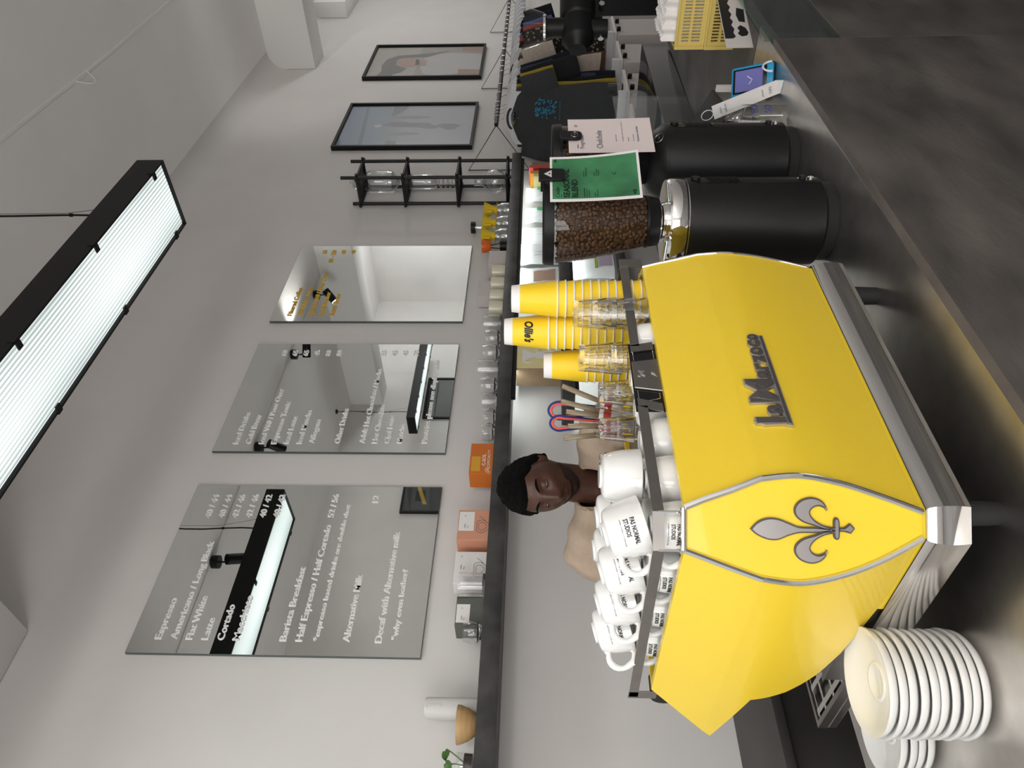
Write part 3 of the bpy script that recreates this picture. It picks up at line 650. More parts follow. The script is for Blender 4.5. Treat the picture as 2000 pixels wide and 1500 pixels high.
# chrome name badge on the back panel: lettering on a bar
def on_back(p): 
    q = at(p.z); return Vector((p.x, q[2]-.0012-p.y, p.z))
def badge(parts_, extra, nm, m_, d, par=None):
    mb = MB()
    for tx, x, z, cap, w, bo in parts_:
        mb.text(tx, cap, d, None, 'L', w, bold=bo, warp=lambda p, x=x, z=z: on_back(Vector((x+p.x+p.y*.0, p.z, z+p.y))), res=4)
    for poly in extra:
        b2 = MB(); b2.prism(poly, d); b2.bm.verts.index_update()
        mb._add([on_back(Vector((vv.co.x, vv.co.z, vv.co.y))) for vv in b2.bm.verts], [[q.index for q in f.verts] for f in b2.bm.faces]); b2.bm.free()
    return mb.build(nm, m_, par or mach, smooth=0)
lt = [('l', .8085, 1.216, .0455, .012), ('a', .8265, 1.216, .034, .022), ('M', .8545, 1.216, .046, .054), ('a', .909, 1.216, .032, .021), ('r', .931, 1.216, .032, .016), ('z', .948, 1.216, .031, .019), ('o', .968, 1.216, .031, .021), ('c', .99, 1.216, .031, .018), ('o', 1.0075, 1.2165, .027, .017)]
bdg = badge([(c, x-.0015, z-.001, cap, w+.003, .06) for c, x, z, cap, w in lt], [[(.803,1.2055),(1.023,1.2065),(1.0215,1.2165),(.805,1.2165)], [(.804,1.248),(.812,1.2645),(.820,1.262),(.818,1.216),(.806,1.216)]], 'name_badge', 'badge_rim', .0045)
badge([(c, x, z+.0006, cap*.96, w, .035) for c, x, z, cap, w in lt], [[(.806,1.2075),(1.021,1.2085),(1.0195,1.2125),(.808,1.2125)]], 'badge_lettering', 'badge_fill', .0056, bdg)
# fleur de lis emblem on the corner panel (u right, v up, metres from its centre)
K = .0002234
def cv(l): return [(-(y-765)*K, -(x-1558)*K) for x, y in l]
def arc(l, n=6):
    out = []; N = len(l)
    for i in range(N):
        p0, p1, p2, p3 = l[i-1], l[i], l[(i+1) % N], l[(i+2) % N]
        sharp1 = len(p1) > 2; sharp2 = len(p2) > 2
        for k in range(n):
            q = k/n
            m1 = [(p2[j]-p0[j])*.5 if not sharp1 else (p2[j]-p1[j])*.6 for j in (0,1)]; m2 = [(p3[j]-p1[j])*.5 if not sharp2 else (p2[j]-p1[j])*.6 for j in (0,1)]
            out.append(tuple((2*q**3-3*q**2+1)*p1[j]+(q**3-2*q**2+q)*m1[j]+(-2*q**3+3*q**2)*p2[j]+(q**3-q**2)*m2[j] for j in (0,1)))
    return out
petal = arc([(1222,765,1), (1265,720), (1330,693), (1400,695), (1470,720), (1540,745), (1640,748), (1740,757), (1740,773), (1640,785), (1540,787), (1470,805), (1400,833), (1335,832), (1268,805)])
lobe = arc([(1640,742), (1560,716), (1512,672), (1508,620), (1545,575), (1610,555), (1668,568), (1705,602), (1716,642,1), (1692,622), (1655,612), (1618,630), (1608,662), (1640,705), (1700,738), (1768,752), (1768,764), (1700,764)])
lobe2 = [(x, 1530-y+8) for x, y in lobe]
bar = arc([(1756,712), (1764,690), (1782,688), (1794,710), (1796,765), (1794,812), (1784,828), (1766,825), (1757,806), (1757,765)])
fin = arc([(1790,752,1), (1825,750,1), (1862,724,1), (1893,757,1), (1866,791,1), (1825,778,1), (1790,776,1)], 2)
def emblem(shapes, nm, m_, d, grow=0., par=None):
    mb = MB()
    for sh in shapes:
        P2 = cv(sh); cx = sum(p[0] for p in P2)/len(P2); cy = sum(p[1] for p in P2)/len(P2)
        if grow:
            q = []
            for i in range(len(P2)):
                a, b, c = Vector(P2[i-1]), Vector(P2[i]), Vector(P2[(i+1) % len(P2)]); tn = (c-a)
                nn = Vector((tn.y, -tn.x)); nn = nn.normalized() if nn.length > 1e-9 else Vector((0,0)); q.append(tuple(b+nn*grow))
            P2 = q
        b2 = MB(); b2.prism(P2, d); b2.bm.verts.index_update(); W = []
        for vv in b2.bm.verts:
            z = 1.218+vv.co.y; p = at(z); wd = math.hypot(p[1]-p[3], p[2]-p[4])/2
            W.append(lens((vv.co.x)/wd, z, .0008+vv.co.z))
        mb._add(W, [[q.index for q in f.verts] for f in b2.bm.faces]); b2.bm.free()
    return mb.build(nm, m_, par or mach, smooth=0)
def area(P2): return sum(a[0]*b[1]-b[0]*a[1] for a, b in zip(P2, P2[1:]+P2[:1]))
def ccw(l): return l if area(cv(l)) > 0 else l[::-1]
shp = [ccw(s_) for s_ in (petal, lobe, lobe2, bar, fin)]
emo = emblem(shp, 'emblem_outline', 'emblem_edge', .003)
emblem(shp, 'emblem', 'emblem_steel', .0045, -.0022, emo)

# ------------------------------------------------------------------ cups
def printed(mb, txt, cap, width, zc, rfun, ang0, bold=.0):
    def wp(p):
        z = zc+p.y; rr = rfun(z)+.0003+p.z; a = ang0+p.x/rfun(zc); return Vector((rr*math.sin(a), -rr*math.cos(a), z))
    mb.text(txt, cap, .0002, None, 'C', width, bold=bold, warp=wp, res=2)
def make_cup(R, H, rb, name, label, handle=True, prints=True, group=None):
    t = thing(name, label, 'cup', (0,0,0), group)
    outer = [(rb*.62, .0), (rb*.64, .003), (rb*.9, .0045), (rb*1.18, H*.13), (R*.88, H*.34), (R*.95, H*.58), (R*.985, H*.82), (R, H)]
    sm = smoothtab([(-z, rr) for rr, z in outer], 3); sm = [(rr, -z) for z, rr in sm]
    inner = [(rr-.0035, z) for rr, z in sm[::-1] if z > H*.12 and rr > .006]
    MB().lathe([(0,.001)]+[(sm[0][0], 0)]+sm+[(R-.0015, H+.001)]+inner+[(0, H*.12)], 40).build('cup_body', 'white_por', t, smooth=.9)
    tab = sorted([(z, rr) for rr, z in sm], reverse=True)
    rf = lambda z: interp(tab, z)
    if handle:
        mb = MB(); pts = []
        for i in range(13):
            a = -PI*.62+PI*1.16*i/12
            pts.append((rf(H*.55)+.006+.020*math.cos(a)*(R/.045), 0, H*.56+H*.33*math.sin(a)+(.004 if i > 8 else 0)))
        pts = [(rf(H*.22)-.003, 0, H*.22)]+pts+[(rf(H*.93)-.003, 0, H*.90)]
        mb.tube(pts, [.0055]+[.0046+.0018*abs(math.sin(i*.5)) for i in range(13)]+[.006], 10); mb.build('handle', 'white_por', t, smooth=1.2)
    if prints:
        mb = MB(); k = R/.045; zc = H*.66
        printed(mb, 'PAS NORMAL', .0068*k, .040*k, zc, rf, .32, .03); printed(mb, 'STUDIOS', .0068*k, .026*k, zc-.0098*k, rf, .32-.15, .03)
        mb.build('printed_name', 'ink', t, smooth=0)
        mb = MB(); printed(mb, 'INTERNATIONAL CYCLING CLUB', .0018*k, .040*k, zc-.0155*k, rf, .32, 0); mb.build('small_print', 'ink_grey', t, smooth=0)
    return t
small = make_cup(.040, .056, .026, 'coffee_cup', 'x', group='white cups on the machine')
big = make_cup(.0475, .066, .031, 'coffee_cup', 'x', group='white cups on the machine')
espr = make_cup(.030, .050, .020, 'espresso_cup', 'x', prints=True)
used = {}
def cup(proto, label, x, y, z, th, tilt=0., tdir=0., group='white cups on the machine'):
    H = {small.name: .057, big.name: .067, espr.name: .051}[proto.name]
    o = proto if proto.name not in used else dup(proto)
    used[proto.name] = 1; o['label'] = label
    if group: o['group'] = group
    # upside down: rim on the tray
    Mx = T(x, y, z) @ RZ(tdir) @ RY(tilt) @ RZ(-tdir) @ RZ(math.radians(th)) @ RY(PI) @ T(0, 0, -H)
    place(o, Mx)
Zt = TOP+.0005
low = [(.690,.944,-40,'small upturned white cup at the front corner of the rail'), (.776,.935,-137,'small upturned white cup just right of the corner cup'), (.862,.935,-137,'small upturned white cup left of the logo plate'), (.945,.94,-137,'upturned white cup behind the left cut-out of the rail'), (1.03,.945,-137,'upturned white cup behind the logo plate'),
       (.686,1.055,-62,'small upturned white cup second along the left side rail'), (.686,1.165,-62,'small upturned white cup third along the left side rail'), (.686,1.272,-62,'small upturned white cup last along the left side rail')]
for x, y, th, lb in low: cup(small, lb, x, y, Zt, th)
cup(espr, 'little upturned espresso cup right of the logo plate', 1.112, .914, Zt, -137, group=None)
for x, y, lb in ((.775,1.035,'small upturned white cup hidden in the second row at left'), (.775,1.14,'small upturned white cup in the second row beside the middle of the side'), (.86,1.03,'small upturned white cup in the second row behind the rail')): cup(small, lb, x, y, Zt, 10)
Zu = Zt+.0575
AZ = math.atan2(.73, -.68)           # picture-left
up_ = [(.702,.955,-24,.28,'large upturned cup on top at the front corner'), (.792,.950,-137,-.02,'large upturned cup on top, right of the corner one'), (.700,1.062,-20,.27,'large upturned cup on top, second along the left side'), (.698,1.158,-20,.27,'large upturned cup on top, third along the left side'), (.696,1.252,-20,.27,'large upturned cup on top, last along the left side'), (.80,1.06,10,.1,'large upturned cup lying behind the corner pile'), (.796,1.155,10,.1,'large upturned cup at the back of the pile with its foot showing')]
for x, y, th, tl, lb in up_: cup(big, lb, x, y, Zu+.004, th, -tl if tl else 0., AZ+PI)
# ------------------------------------------------------------------ paper cups
def make_pcup(logo):
    t = thing('paper_cup', 'x', 'cup', (0,0,0), 'yellow paper cups stacked upside down')
    H = .096; rr = lambda z: .028+(.0385-.028)*z/H
    MB().lathe([(rr(.018), .018), (rr(H), H), (rr(H)-.001, H), (rr(.02)-.001, .02)], 36).build('sleeve', 'paper_y', t)
    MB().lathe([(0,.006), (.0255,.006), (.0255,0), (.028,0), (rr(.018)+.0002,.018), (rr(.019)-.0006, .019)], 36).build('base_band', 'paper_w', t)
    MB().lathe([(.0385-.001,H-.0015), (.0396,H-.0012), (.0402,H+.0002), (.0396,H+.0016), (.0383,H+.0014), (.0375,H)], 36).build('rolled_rim', 'paper_w', t)
    if logo:
        mb = MB(); tab = [(H, rr(H)), (0, rr(0))]
        def wp(p):
            z = .045+p.y; a = p.x/.033+.1; q = rr(z)+.0004+p.z; return Vector((q*math.sin(a), -q*math.cos(a), z))
        mb.text('Ollie\'s', .0175, .0002, None, 'C', .047, bold=.045, shear=.25, warp=wp); mb.build('logo', 'ink', t, smooth=0)
    return t
pc = make_pcup(False); pcl = make_pcup(True); first = [True]
def pstack(x, y, n, nm, logo_rot=None):
    for i in range(n):
        top = i == n-1
        if logo_rot is not None and top: o = pcl
        elif first[0]: o = pc; first[0] = False
        else: o = dup(pc)
        words = ['lowest', 'second', 'third', 'fourth', 'fifth', 'sixth', 'seventh', 'eighth', 'ninth', 'tenth', 'eleventh', 'twelfth', 'thirteenth']
        o['label'] = ('topmost yellow paper cup of the %s' % nm) if top and logo_rot is None else ('topmost yellow paper cup with the black script logo, in the %s' % nm if top else '%s yellow paper cup from the bottom of the %s' % (words[i], nm))
        place(o, T(x, y, Zt+.0977+i*.0172) @ RZ(logo_rot if (logo_rot is not None and top) else .3*i) @ RX(PI))
pstack(1.258, .928, 12, 'rightmost stack'); pstack(1.252, 1.012, 13, 'tallest middle stack', math.radians(133)); pstack(1.243, 1.102, 8, 'short left stack')
# ------------------------------------------------------------------ glass tumblers
def make_tumbler(R, H, label, name='glass_tumbler', facets=10, group='clear tumblers on the machine'):
    b = MB(); rb = R*.78; N = 40
    def f(a, vv):
        ang = 2*PI*a; z = H*vv; rr = rb+(R-rb)*vv
        if .16 < vv < .72: rr -= .0016*abs(math.cos(ang*facets/2))
        return (rr*math.cos(ang), rr*math.sin(ang), z)
    b.grid(f, N*2, 12, cu=True)
    b.grid(lambda a, vv: ((rb-.003+(R-rb)*(.14+.86*vv))*math.cos(2*PI*a), (rb-.003+(R-rb)*(.14+.86*vv))*math.sin(2*PI*a), H*(.12+.88*vv)), N*2, 4, cu=True)
    b.lathe([(0,.001), (rb,.0)], N*2); b.lathe([(0,H*.12), (rb-.003+(R-rb)*.14,H*.12)], N*2); b.lathe([(R, H), (R-.0015, H+.0008), (R-.003, H)], N*2)
    bmesh.ops.remove_doubles(b.bm, verts=list(b.bm.verts), dist=2e-5)
    o = b.build(name, 'glass', None, smooth=.6); tag(o, label, 'glass', group); return o
tp = make_tumbler(.0335, .085, 'x'); tf = [True]
def tum(x, y, z, lb, proto=None):
    o = tp if tf[0] else dup(tp); tf[0] = False; o['label'] = lb; place(o, T(x, y, z+.0855) @ RX(PI))
for i, lb in enumerate(('bottom faceted tumbler of the right hand glass stack', 'middle faceted tumbler of the right hand glass stack', 'top faceted tumbler of the right hand glass stack, before the paper cups')): tum(1.176, .905, Zt+i*.042*.9, lb)
for i, lb in enumerate(('bottom faceted tumbler of the left hand glass stack', 'top faceted tumbler of the left hand glass stack')): tum(1.118, .972, Zt+.018+i*.045 if i else Zt, lb)
ts = make_tumbler(.028, .07, 'small clear glass at the left of the little glasses behind the white cups', 'espresso_glass', 12, 'small clear glasses behind the cups'); place(ts, T(.985,1.14,Zt+.0705) @ RX(PI))
for x, y, k, lb in ((1.045,1.10,0,'small clear glass in the middle of the little glasses behind the white cups'), (1.105,1.055,0,'small clear glass at the right of the little glasses behind the white cups'), (1.045,1.10,1,'small clear glass stacked on the middle little glass'), (1.105,1.055,1,'small clear glass stacked on the right little glass'), (.985,1.14,1,'small clear glass stacked on the left little glass')):
    o = dup(ts, lb); place(o, T(x, y, Zt+.0705+k*.034) @ RX(PI))
# glass holding sachets and looped straps
gx, gy = 1.135, 1.17
o = make_tumbler(.036, .105, 'clear glass full of sachets standing behind the cups', 'sachet_glass', 12, None); place(o, T(gx, gy, Zt))
def sachet(dx, dy, lean, az, h, lb, red):
    t = thing('sachet', lb, 'sachet', (0,0,0), 'paper sachets in the glass')
    MB().box(-.0058,.0058,-.0035,.0035,.055,h,.0015).build('foil_tube', 'brown_foil', t)
    MB().box(-.0062,.0062,-.0039,.0039,.0,.078,.0015).build('wrapper', 'red' if red else 'paper_w', t)
    if red: 
        mb = MB(); mb.text('Condensed', .005, .0002, Matrix(((0,-1,0,.0025),(0,0,-1,-.0042),(1,0,0,.022),(0,0,0,1))), 'L', .045); mb.build('printed_name', 'paper_w', t, smooth=0)
    else: MB().box(-.0065,.0065,-.0042,.0042,.052,.068).build('red_band', 'red', t)
    place(t, T(gx+dx, gy+dy, Zt+.02) @ RZ(az) @ RX(lean) @ RZ(-az-.82))
sachet(-.018,.014,-.10,.75,.155,'red wrapped sachet leaning at the left of the glass', True)
sachet(-.010,.006,.0,.75,.145,'brown sachet standing next to the red one', False)
sachet(.0,-.002,.13,.75,.150,'brown sachet leaning right in the middle of the glass', False)
sachet(.006,.002,.25,.75,.165,'brown sachet leaning farther right in the glass', False)
sachet(.010,-.010,.38,.75,.170,'brown sachet leaning farthest right in the glass', False)
def strap(x, y, zt, w, lb, az):
    t = thing('looped_strap', lb, 'strap', (x, y, Zt+.02), 'red and blue looped straps')
    pts = lambda k: [(x+math.cos(az)*(w-k)*math.cos(a)*.5, y+math.sin(az)*(w-k)*math.cos(a)*.5, zt-w*.5+(w-k)*.62*math.sin(a)) for a in [-PI*.12+PI*1.24*i/16 for i in range(17)]]
    def leg(k): return [(x, y, Zt+.03)]+pts(k)+[(x+.004, y, Zt+.03)]
    MB().tube(leg(0), .0024, 8).build('outer_cord', 'navy', t); MB().tube(leg(.010), .0026, 8).build('inner_cord', 'coral', t)
strap(gx+.030, gy-.002, 1.575, .040, 'red and blue cord loop at the right in the glass', -.75); strap(gx+.008, gy+.016, 1.572, .034, 'red and blue cord loop at the left in the glass', -.75)

# ------------------------------------------------------------------ saucers
def make_saucer(R):
    t = thing('saucer', 'x', 'saucer', (0,0,0), 'white saucers stacked on the counter')
    pr = [(0,.004), (.022,.004), (.0255,.0065), (.029,.0065), (.031,.0045), (R*.55,.0065), (R*.8,.0135), (R-.002,.0225), (R,.0225), (R,.0180), (R*.965,.0120), (R*.91,.0065), (R*.78,.0035), (R*.55,.001), (R*.45,0), (R*.42,0), (R*.41,.0015), (0,.0015)]
    MB().lathe(pr, 64).build('plate', 'white_por', t, smooth=.8); return t
sau = make_saucer(.0845); sf = [True]
words = ['lowest', 'second', 'third', 'fourth', 'fifth', 'sixth', 'seventh', 'eighth', 'ninth', 'tenth']
def sstack(x, y, n, nm, dx, dy):
    for i in range(n):
        o = sau if sf[0] else dup(sau); sf[0] = False
        o['label'] = 'topmost white saucer of the %s' % nm if i == n-1 else '%s white saucer from the bottom of the %s' % (words[i], nm)
        o.location = (x+dx*i+.0018*math.sin(i*2.1), y+dy*i+.0018*math.cos(i*1.7), .9004+i*.0163); o.rotation_euler = (0,0,i*.7)
sstack(.566, 1.192, 10, 'tall stack nearest the camera', -.0006, -.0012); sstack(.585, 1.405, 4, 'short stack behind the tall one', -.0008, -.0008)
# ------------------------------------------------------------------ coffee grinders
def superc(R, a, sq=2.6): 
    c, s = math.cos(a), math.sin(a); k = (abs(c)**sq+abs(s)**sq)**(-1/sq); return (R*k*c, R*k*s)
def grinder(x, y, label, ring, hopper):
    t = thing('coffee_grinder', label, 'grinder', (x, y, .9)); R = .105
    def at_(p): return T(x, y, .9)
    B = T(x, y, .9)
    MB().lathe([(0,0), (R*.86,0), (R*.9,.006), (R*.9,.03), (R*.93,.034), (0,.034)], 48, B).build('base', 'black_matte', t)
    bt = .348 if ring else .352
    MB().lathe([(0,.03), (R*.95,.03), (R,.036), (R,bt-.004), (R*.985,bt), (0,bt)], 64, B).build('body', 'black', t)
    a0 = -PI/2-.05; 
    MB().tube([(x+(R+.0002)*math.cos(a0), y+(R+.0002)*math.sin(a0), .94), (x+(R+.0002)*math.cos(a0), y+(R+.0002)*math.sin(a0), .9+bt-.004)], .0007, 5).build('seam', 'black_gloss', t)
    # recessed vent and controls on the right side of the body
    av = -PI/2+.20
    def on(a, z, out=0.): return Vector((x+(R+out)*math.cos(a), y+(R+out)*math.sin(a), .9+z))
    def pill(z0, z1, hw, out, nm, m_):
        mb = MB(); r_ = hw*R; pts = []
        for i in range(13): q = PI*i/12; pts.append((hw*math.cos(q), z1-r_+r_*math.sin(q)))
        for i in range(13): q = PI+PI*i/12; pts.append((hw*math.cos(q), z0+r_+r_*math.sin(q)))
        V = [on(av+p[0], p[1], out) for p in pts]+[on(av+p[0], p[1], -.004) for p in pts]; N = len(pts)
        mb._add(V, [tuple(range(N))]+[(i, i+N, (i+1) % N+N, (i+1) % N) for i in range(N)]); return mb.build(nm, m_, t, smooth=0)
    vt = pill(bt-.128, bt-.006, .23, .0008, 'vent_panel', 'black_gloss')
    mb = MB()
    for i in range(12): mb.strip([on(av+q*.18, bt-.118+i*.0062+.003*q, .0015) for q in (-1,-.5,0,.5,1)], .0028, .002)
    mb.build('vent_slats', 'black', vt, smooth=0)
    MB().cyl(on(av, bt-.02, 0), on(av, bt-.02, .006), .011, n=16).build('switch', 'black', vt)
    cp = pill(.045, .088, .16, .0008, 'control_panel', 'black_gloss')
    MB().cyl(on(av, .076, 0), on(av, .076, .007), .008, n=16).build('dial', 'black', cp)
    MB().cyl(on(av, .057, 0), on(av, .057, .004), .0075, n=16).cyl(on(av,.057,.004), on(av,.057,.006), .003, n=10).build('dial', 'chrome_soft', cp)
    if ring:
        MB().lathe([(0,bt), (R*.97,bt), (R*.985,bt+.001), (R*.985,bt+.006), (R*.995,bt+.0075), (R*.995,bt+.040), (R*.985,bt+.042), (R*.96,bt+.046), (R*.90,bt+.045), (R*.52,bt+.040), (0,bt+.040)], 64, B).build('collar_ring', 'chrome', t)
        MB().lathe([(R*.998,bt+.004), (R*1.0,bt+.005), (R*.998,bt+.006)], 64, B).build('ring_groove', 'black_gloss', t)
        z0 = bt+.04
        MB().lathe([(0,z0), (.048,z0), (.046,z0+.012), (.043,z0+.016), (.046,z0+.02), (.046,z0+.026), (0,z0+.026)], 40, B).build('adjustment_ring', 'chrome', t)
        hb = z0+.024
    else:
        MB().lathe([(R,bt), (R*.99,bt+.004), (R*.96,bt+.012), (R*.80,bt+.036), (R*.6,bt+.05), (0,bt+.052)], 64, B).build('shoulder', 'black', t)
        ad = -PI*.72+.35; c = on(ad, bt+.026, -.013)
        mb = MB(); q = Matrix.Translation(c) @ Vector((math.cos(ad)*.78, math.sin(ad)*.78, .62)).to_track_quat('Z','Y').to_matrix().to_4x4()
        mb.lathe([(.0125,.0), (.0135,.0012), (.0145,0)], 28, q); mb.text('m', .009, .0006, q @ T(0,-.004,.0008) , 'C', shear=.2); mb.build('logo', 'steel_dark', t, smooth=0)
        hb = bt+.05
    # hopper
    HZ = [(0.,.058), (.028,.060), (.03,.061), (.06,.0685), (.10,.078), (.15,.0885), (.20,.0965), (.24,.1008), (.262,.102)]
    sc_h = (.668-hb)/.262 if ring else .92
    H = [(hb+z*sc_h, rr) for z, rr in HZ]
    top = H[-1][0]
    MB().lathe([(0,hb-.003), (.056,hb-.003), (.058,hb+.0), (.061,hb+.022), (.063,hb+.024), (.063,hb+.030), (.0,hb+.030)], 48, B).build('hopper_collar', 'black', t)
    MB().lathe([(rr, z) for z, rr in H if z > hb+.02], 64, B).build('hopper', 'tplastic', t)
    MB().lathe([(0,top+.026), (.100,top+.026), (.1045,top+.022), (.1055,top+.002), (.1055,top-.001), (.103,top-.002), (0,top-.002)], 64, B).build('hopper_lid', 'black', t)
    if hopper:
        hr = lambda z: interp(sorted([(a, b) for a, b in H], reverse=True), z)
        proto = MB(); proto.sphere((0,0,0), 1, 10, (.0074,.0054,.0042)); proto.bm.verts.ensure_lookup_table()
        V0 = []
        for vv in proto.bm.verts:
            p = vv.co.copy()
            if p.z > 0: p.z -= .0020*math.exp(-(p.y/.0011)**2)
            V0.append(p)
        proto.bm.verts.index_update(); F0 = [[q.index for q in f.verts] for f in proto.bm.faces]; proto.bm.free()
        mb = MB(); rnd = random.Random(3)
        z = hb+.035; row = 0
        while z < top-.012:
            rr = hr(z)-.0058; nn = int(2*PI*rr/.0112)
            for i in range(nn):
                a = 2*PI*(i+.5*(row % 2)+rnd.uniform(-.38,.38))/nn
                # the far side of the hopper is hidden, but filled all the same
                q = Matrix.Translation((x+rr*math.cos(a), y+rr*math.sin(a), .9+z+rnd.uniform(-.004,.004))) @ Matrix.Rotation(a, 4, 'Z') @ RY(PI/2+rnd.uniform(-.5,.5)) @ RZ(rnd.uniform(0,6.28)) @ RX(rnd.choice((0,0,PI,.6)))
                mb._add(V0, F0, q)
            z += .0090; row += 1
        core = [(hb+.03, .05)]+[(z_, rr-.0095) for z_, rr in H if z_ > hb+.03]
        o = mb.build('coffee_beans', 'bean', t, smooth=1.2, recalc=False); o['kind'] = 'stuff'
        MB().lathe([(0,core[0][0])]+[(rr, min(z_, top-.012)) for z_, rr in core]+[(0, top-.012)], 40, B).build('bean_core', 'bean', t)
    return t, top+.026, hb
g1, t1, _ = grinder(1.616, .957, 'front black coffee grinder with chrome ring and hopper of roasted beans', True, True)
g2, t2, _ = grinder(1.962, .972, 'second black coffee grinder with a domed shoulder, behind the pink card', False, True)
# cards clipped to the hopper lids
def card(x, y, ztop, yaw_, w, h, curl, name, label, front, edge, deco, clip_m, clip_label, clip_dx, round_clip):
    t = thing(name, label, 'card', (x, y, ztop-h)); B = FACE(x, y, ztop-h, yaw_)
    def sf(a, b):
        xx = (a-.5)*w; yy = h*b; c = curl*(1-b)**2*(.4+a*.6)
        return B @ Vector((xx*(1-.05*curl*30*(1-b)**2), yy, c))
    mb = MB(); mb.grid(sf, 10, 14); mb.grid(lambda a, b: sf(a, b)-(B.to_3x3() @ Vector((0,0,.0006))), 10, 14); mb.build('sheet', edge, t)
    if front:
        mb = MB(); mb.grid(lambda a, b: sf(.055+.89*a, .028+.945*b)+(B.to_3x3() @ Vector((0,0,.0005))), 10, 14); mb.build('printed_panel', front, t)
    for tx, u0, v0, cap, w_, m_, bo, sh, rot in deco:
        mb = MB()
        def wp(p, u0=u0, v0=v0, rot=rot):
            px, py = (p.x, p.y)
            q = sf(u0+px/w, v0+py/h); return q+(B.to_3x3() @ Vector((0,0,.0009+p.z)))
        mb.text(tx, cap, .0002, None, 'L', w_, bold=bo, shear=sh, warp=wp); mb.build('lettering', m_, t, smooth=0)
    c = thing('clip', clip_label, 'clip', tuple(B @ Vector((clip_dx, h, 0)))); D = B @ T(clip_dx, h, 0) @ Matrix.Diagonal((1.45 if round_clip else 1.3, 1, 1, 1))
    mb = MB()
    if round_clip: mb.prism([(-.012,.022),(.012,.022),(.013,-.02),(.010,-.032),(.004,-.036),(-.004,-.036),(-.010,-.032),(-.013,-.02)], .007, D @ T(0,0,.004), .0012)
    else: mb.prism([(-.018,.027),(.018,.027),(.0155,-.030),(.013,-.035),(-.013,-.035),(-.0155,-.030)], .006, D @ T(0,0,.004), .0012)
    mb.box(-.012, .012, .014, .022, -.03, .004, 0, D); mb.build('lever', 'black', c, smooth=0)
    mb = MB()
    if round_clip: mb.lathe([(.0075,0), (.0085,.0012), (.0095,0)], 24, D @ T(0,-.016,.011)); mb.text('m', .006, .0006, D @ T(0,-.0185,.011), 'C', shear=.2)
    else: mb.prism([(-.0105,-.004),(.0105,-.004),(0,.014)], .0008, D @ T(0,0,.010))
    em_ = mb.build('emblem', 'chrome_soft' if round_clip else 'lightgrey', c, smooth=0)
    if not round_clip:
        mb = MB(); mb.lathe([(0,.0004), (.0022,.0004), (.0022,0)], 12, D @ T(0,.001,.0108)); mb.build('emblem_dot', 'ink', em_, smooth=0)
card(1.620, .842, 1.577, -.16, .172, .213, .022, 'seasonal_blend_card', 'green and white coffee card clipped to the front bean hopper', 'green', 'paper_w',
     [('Cedar', .09, .895, .010, .040, 'dkgreen', .0, .35, 0), ('ROASTED', .09, .868, .0022, .011, 'dkgreen', 0, 0, 0), ('SEASONAL', .08, .785, .0145, .108, 'dkgreen', .03, 0, 0), ('BLEND', .08, .695, .0145, .066, 'dkgreen', .03, 0, 0),
      ('COFFEE COMPONENTS', .08, .615, .0028, .034, 'dkgreen', 0,0,0), ('Brazil and', .08, .590, .003, .028, 'dkgreen', 0,0,0), ('Ethiopia', .08, .565, .003, .025, 'dkgreen', 0,0,0), ('PROCESS', .52, .615, .0028, .020, 'dkgreen', 0,0,0), ('Washed and natural', .52, .590, .003, .034, 'dkgreen', 0,0,0),
      ('ROAST', .08, .50, .0028, .014, 'dkgreen', 0,0,0), ('Espresso', .08, .475, .003, .026, 'dkgreen', 0,0,0), ('TASTE', .52, .50, .0028, .016, 'dkgreen', 0,0,0), ('Chocolate', .52, .475, .003, .027, 'dkgreen', 0,0,0), ('Caramel', .52, .452, .003, .022, 'dkgreen', 0,0,0),
      ('M', .87, .925, .006, .011, 'dkgreen', .04, 0, 0), ('C', .52, .265, .009, .011, 'dkgreen', 0, 0, 0), ('<3', .07, .06, .008, .018, 'dkgreen', .05, 0, 0)],
     'black', 'black clip with a grey triangle on the front hopper lid', .006, False)
card(1.912, .868, 1.525, -.10, .170, .225, .004, 'coffee_information_card', 'pale pink printed card clipped to the second grinder hopper', None, 'pink_paper',
     [('ESPRESSO', .12, .885, .0026, .02, 'ink', 0,0,0), ('Progressive', .12, .82, .011, .066, 'ink_grey', 0,0,0), ('Chelchele', .12, .60, .0165, .088, 'ink_grey', 0,0,0), ('O', .76, .885, .009, .010, 'ink', 0,0,0),
      ('Gedeb, Ethiopia', .30, .43, .0028, .035, 'ink_grey', 0,0,0), ('Origin Process Taste', .30, .35, .0028, .10, 'ink_grey', 0,0,0), ('Washed', .30, .285, .0028, .02, 'ink_grey', 0,0,0), ('Variety', .30, .225, .0028, .035, 'ink_grey', 0,0,0), ('Heirloom varieties', .30, .165, .0062, .075, 'ink_grey', 0,0,0)],
     'black', 'black rounded clip with a silver ring holding the pink card', -.012, True)

# ------------------------------------------------------------------ things on the right of the steel top
# white bent acrylic stand
t = thing('counter_sign', 'small white leaning acrylic sign on the steel counter', 'sign', (2.15, .845, .9))
BL = Vector((2.1685,.823,.922)); WV = Vector((.004,.040,-.016)); LV = Vector((-.0575,.051,.186)); NV = WV.cross(LV).normalized()
def sg(a, b, o=0.): return BL+WV*a+LV*b+NV*o
mb = MB(); mb.grid(lambda a, b: sg(a, b, .001), 2, 6); mb.grid(lambda a, b: sg(a, b, -.001), 2, 6)
for e in (0, 1): mb.grid(lambda a, b: sg(e, b, -.001+.002*a), 1, 6); mb.grid(lambda a, b: sg(b, e, -.001+.002*a), 1, 1)
mb.build('face', 'paper_w', t, smooth=0)
mb = MB(); FV = Vector((.016,.006,0)); q0, q1 = BL, BL+WV; g0, g1 = Vector((q0.x, q0.y, .9004)), Vector((q1.x, q1.y, .9004))
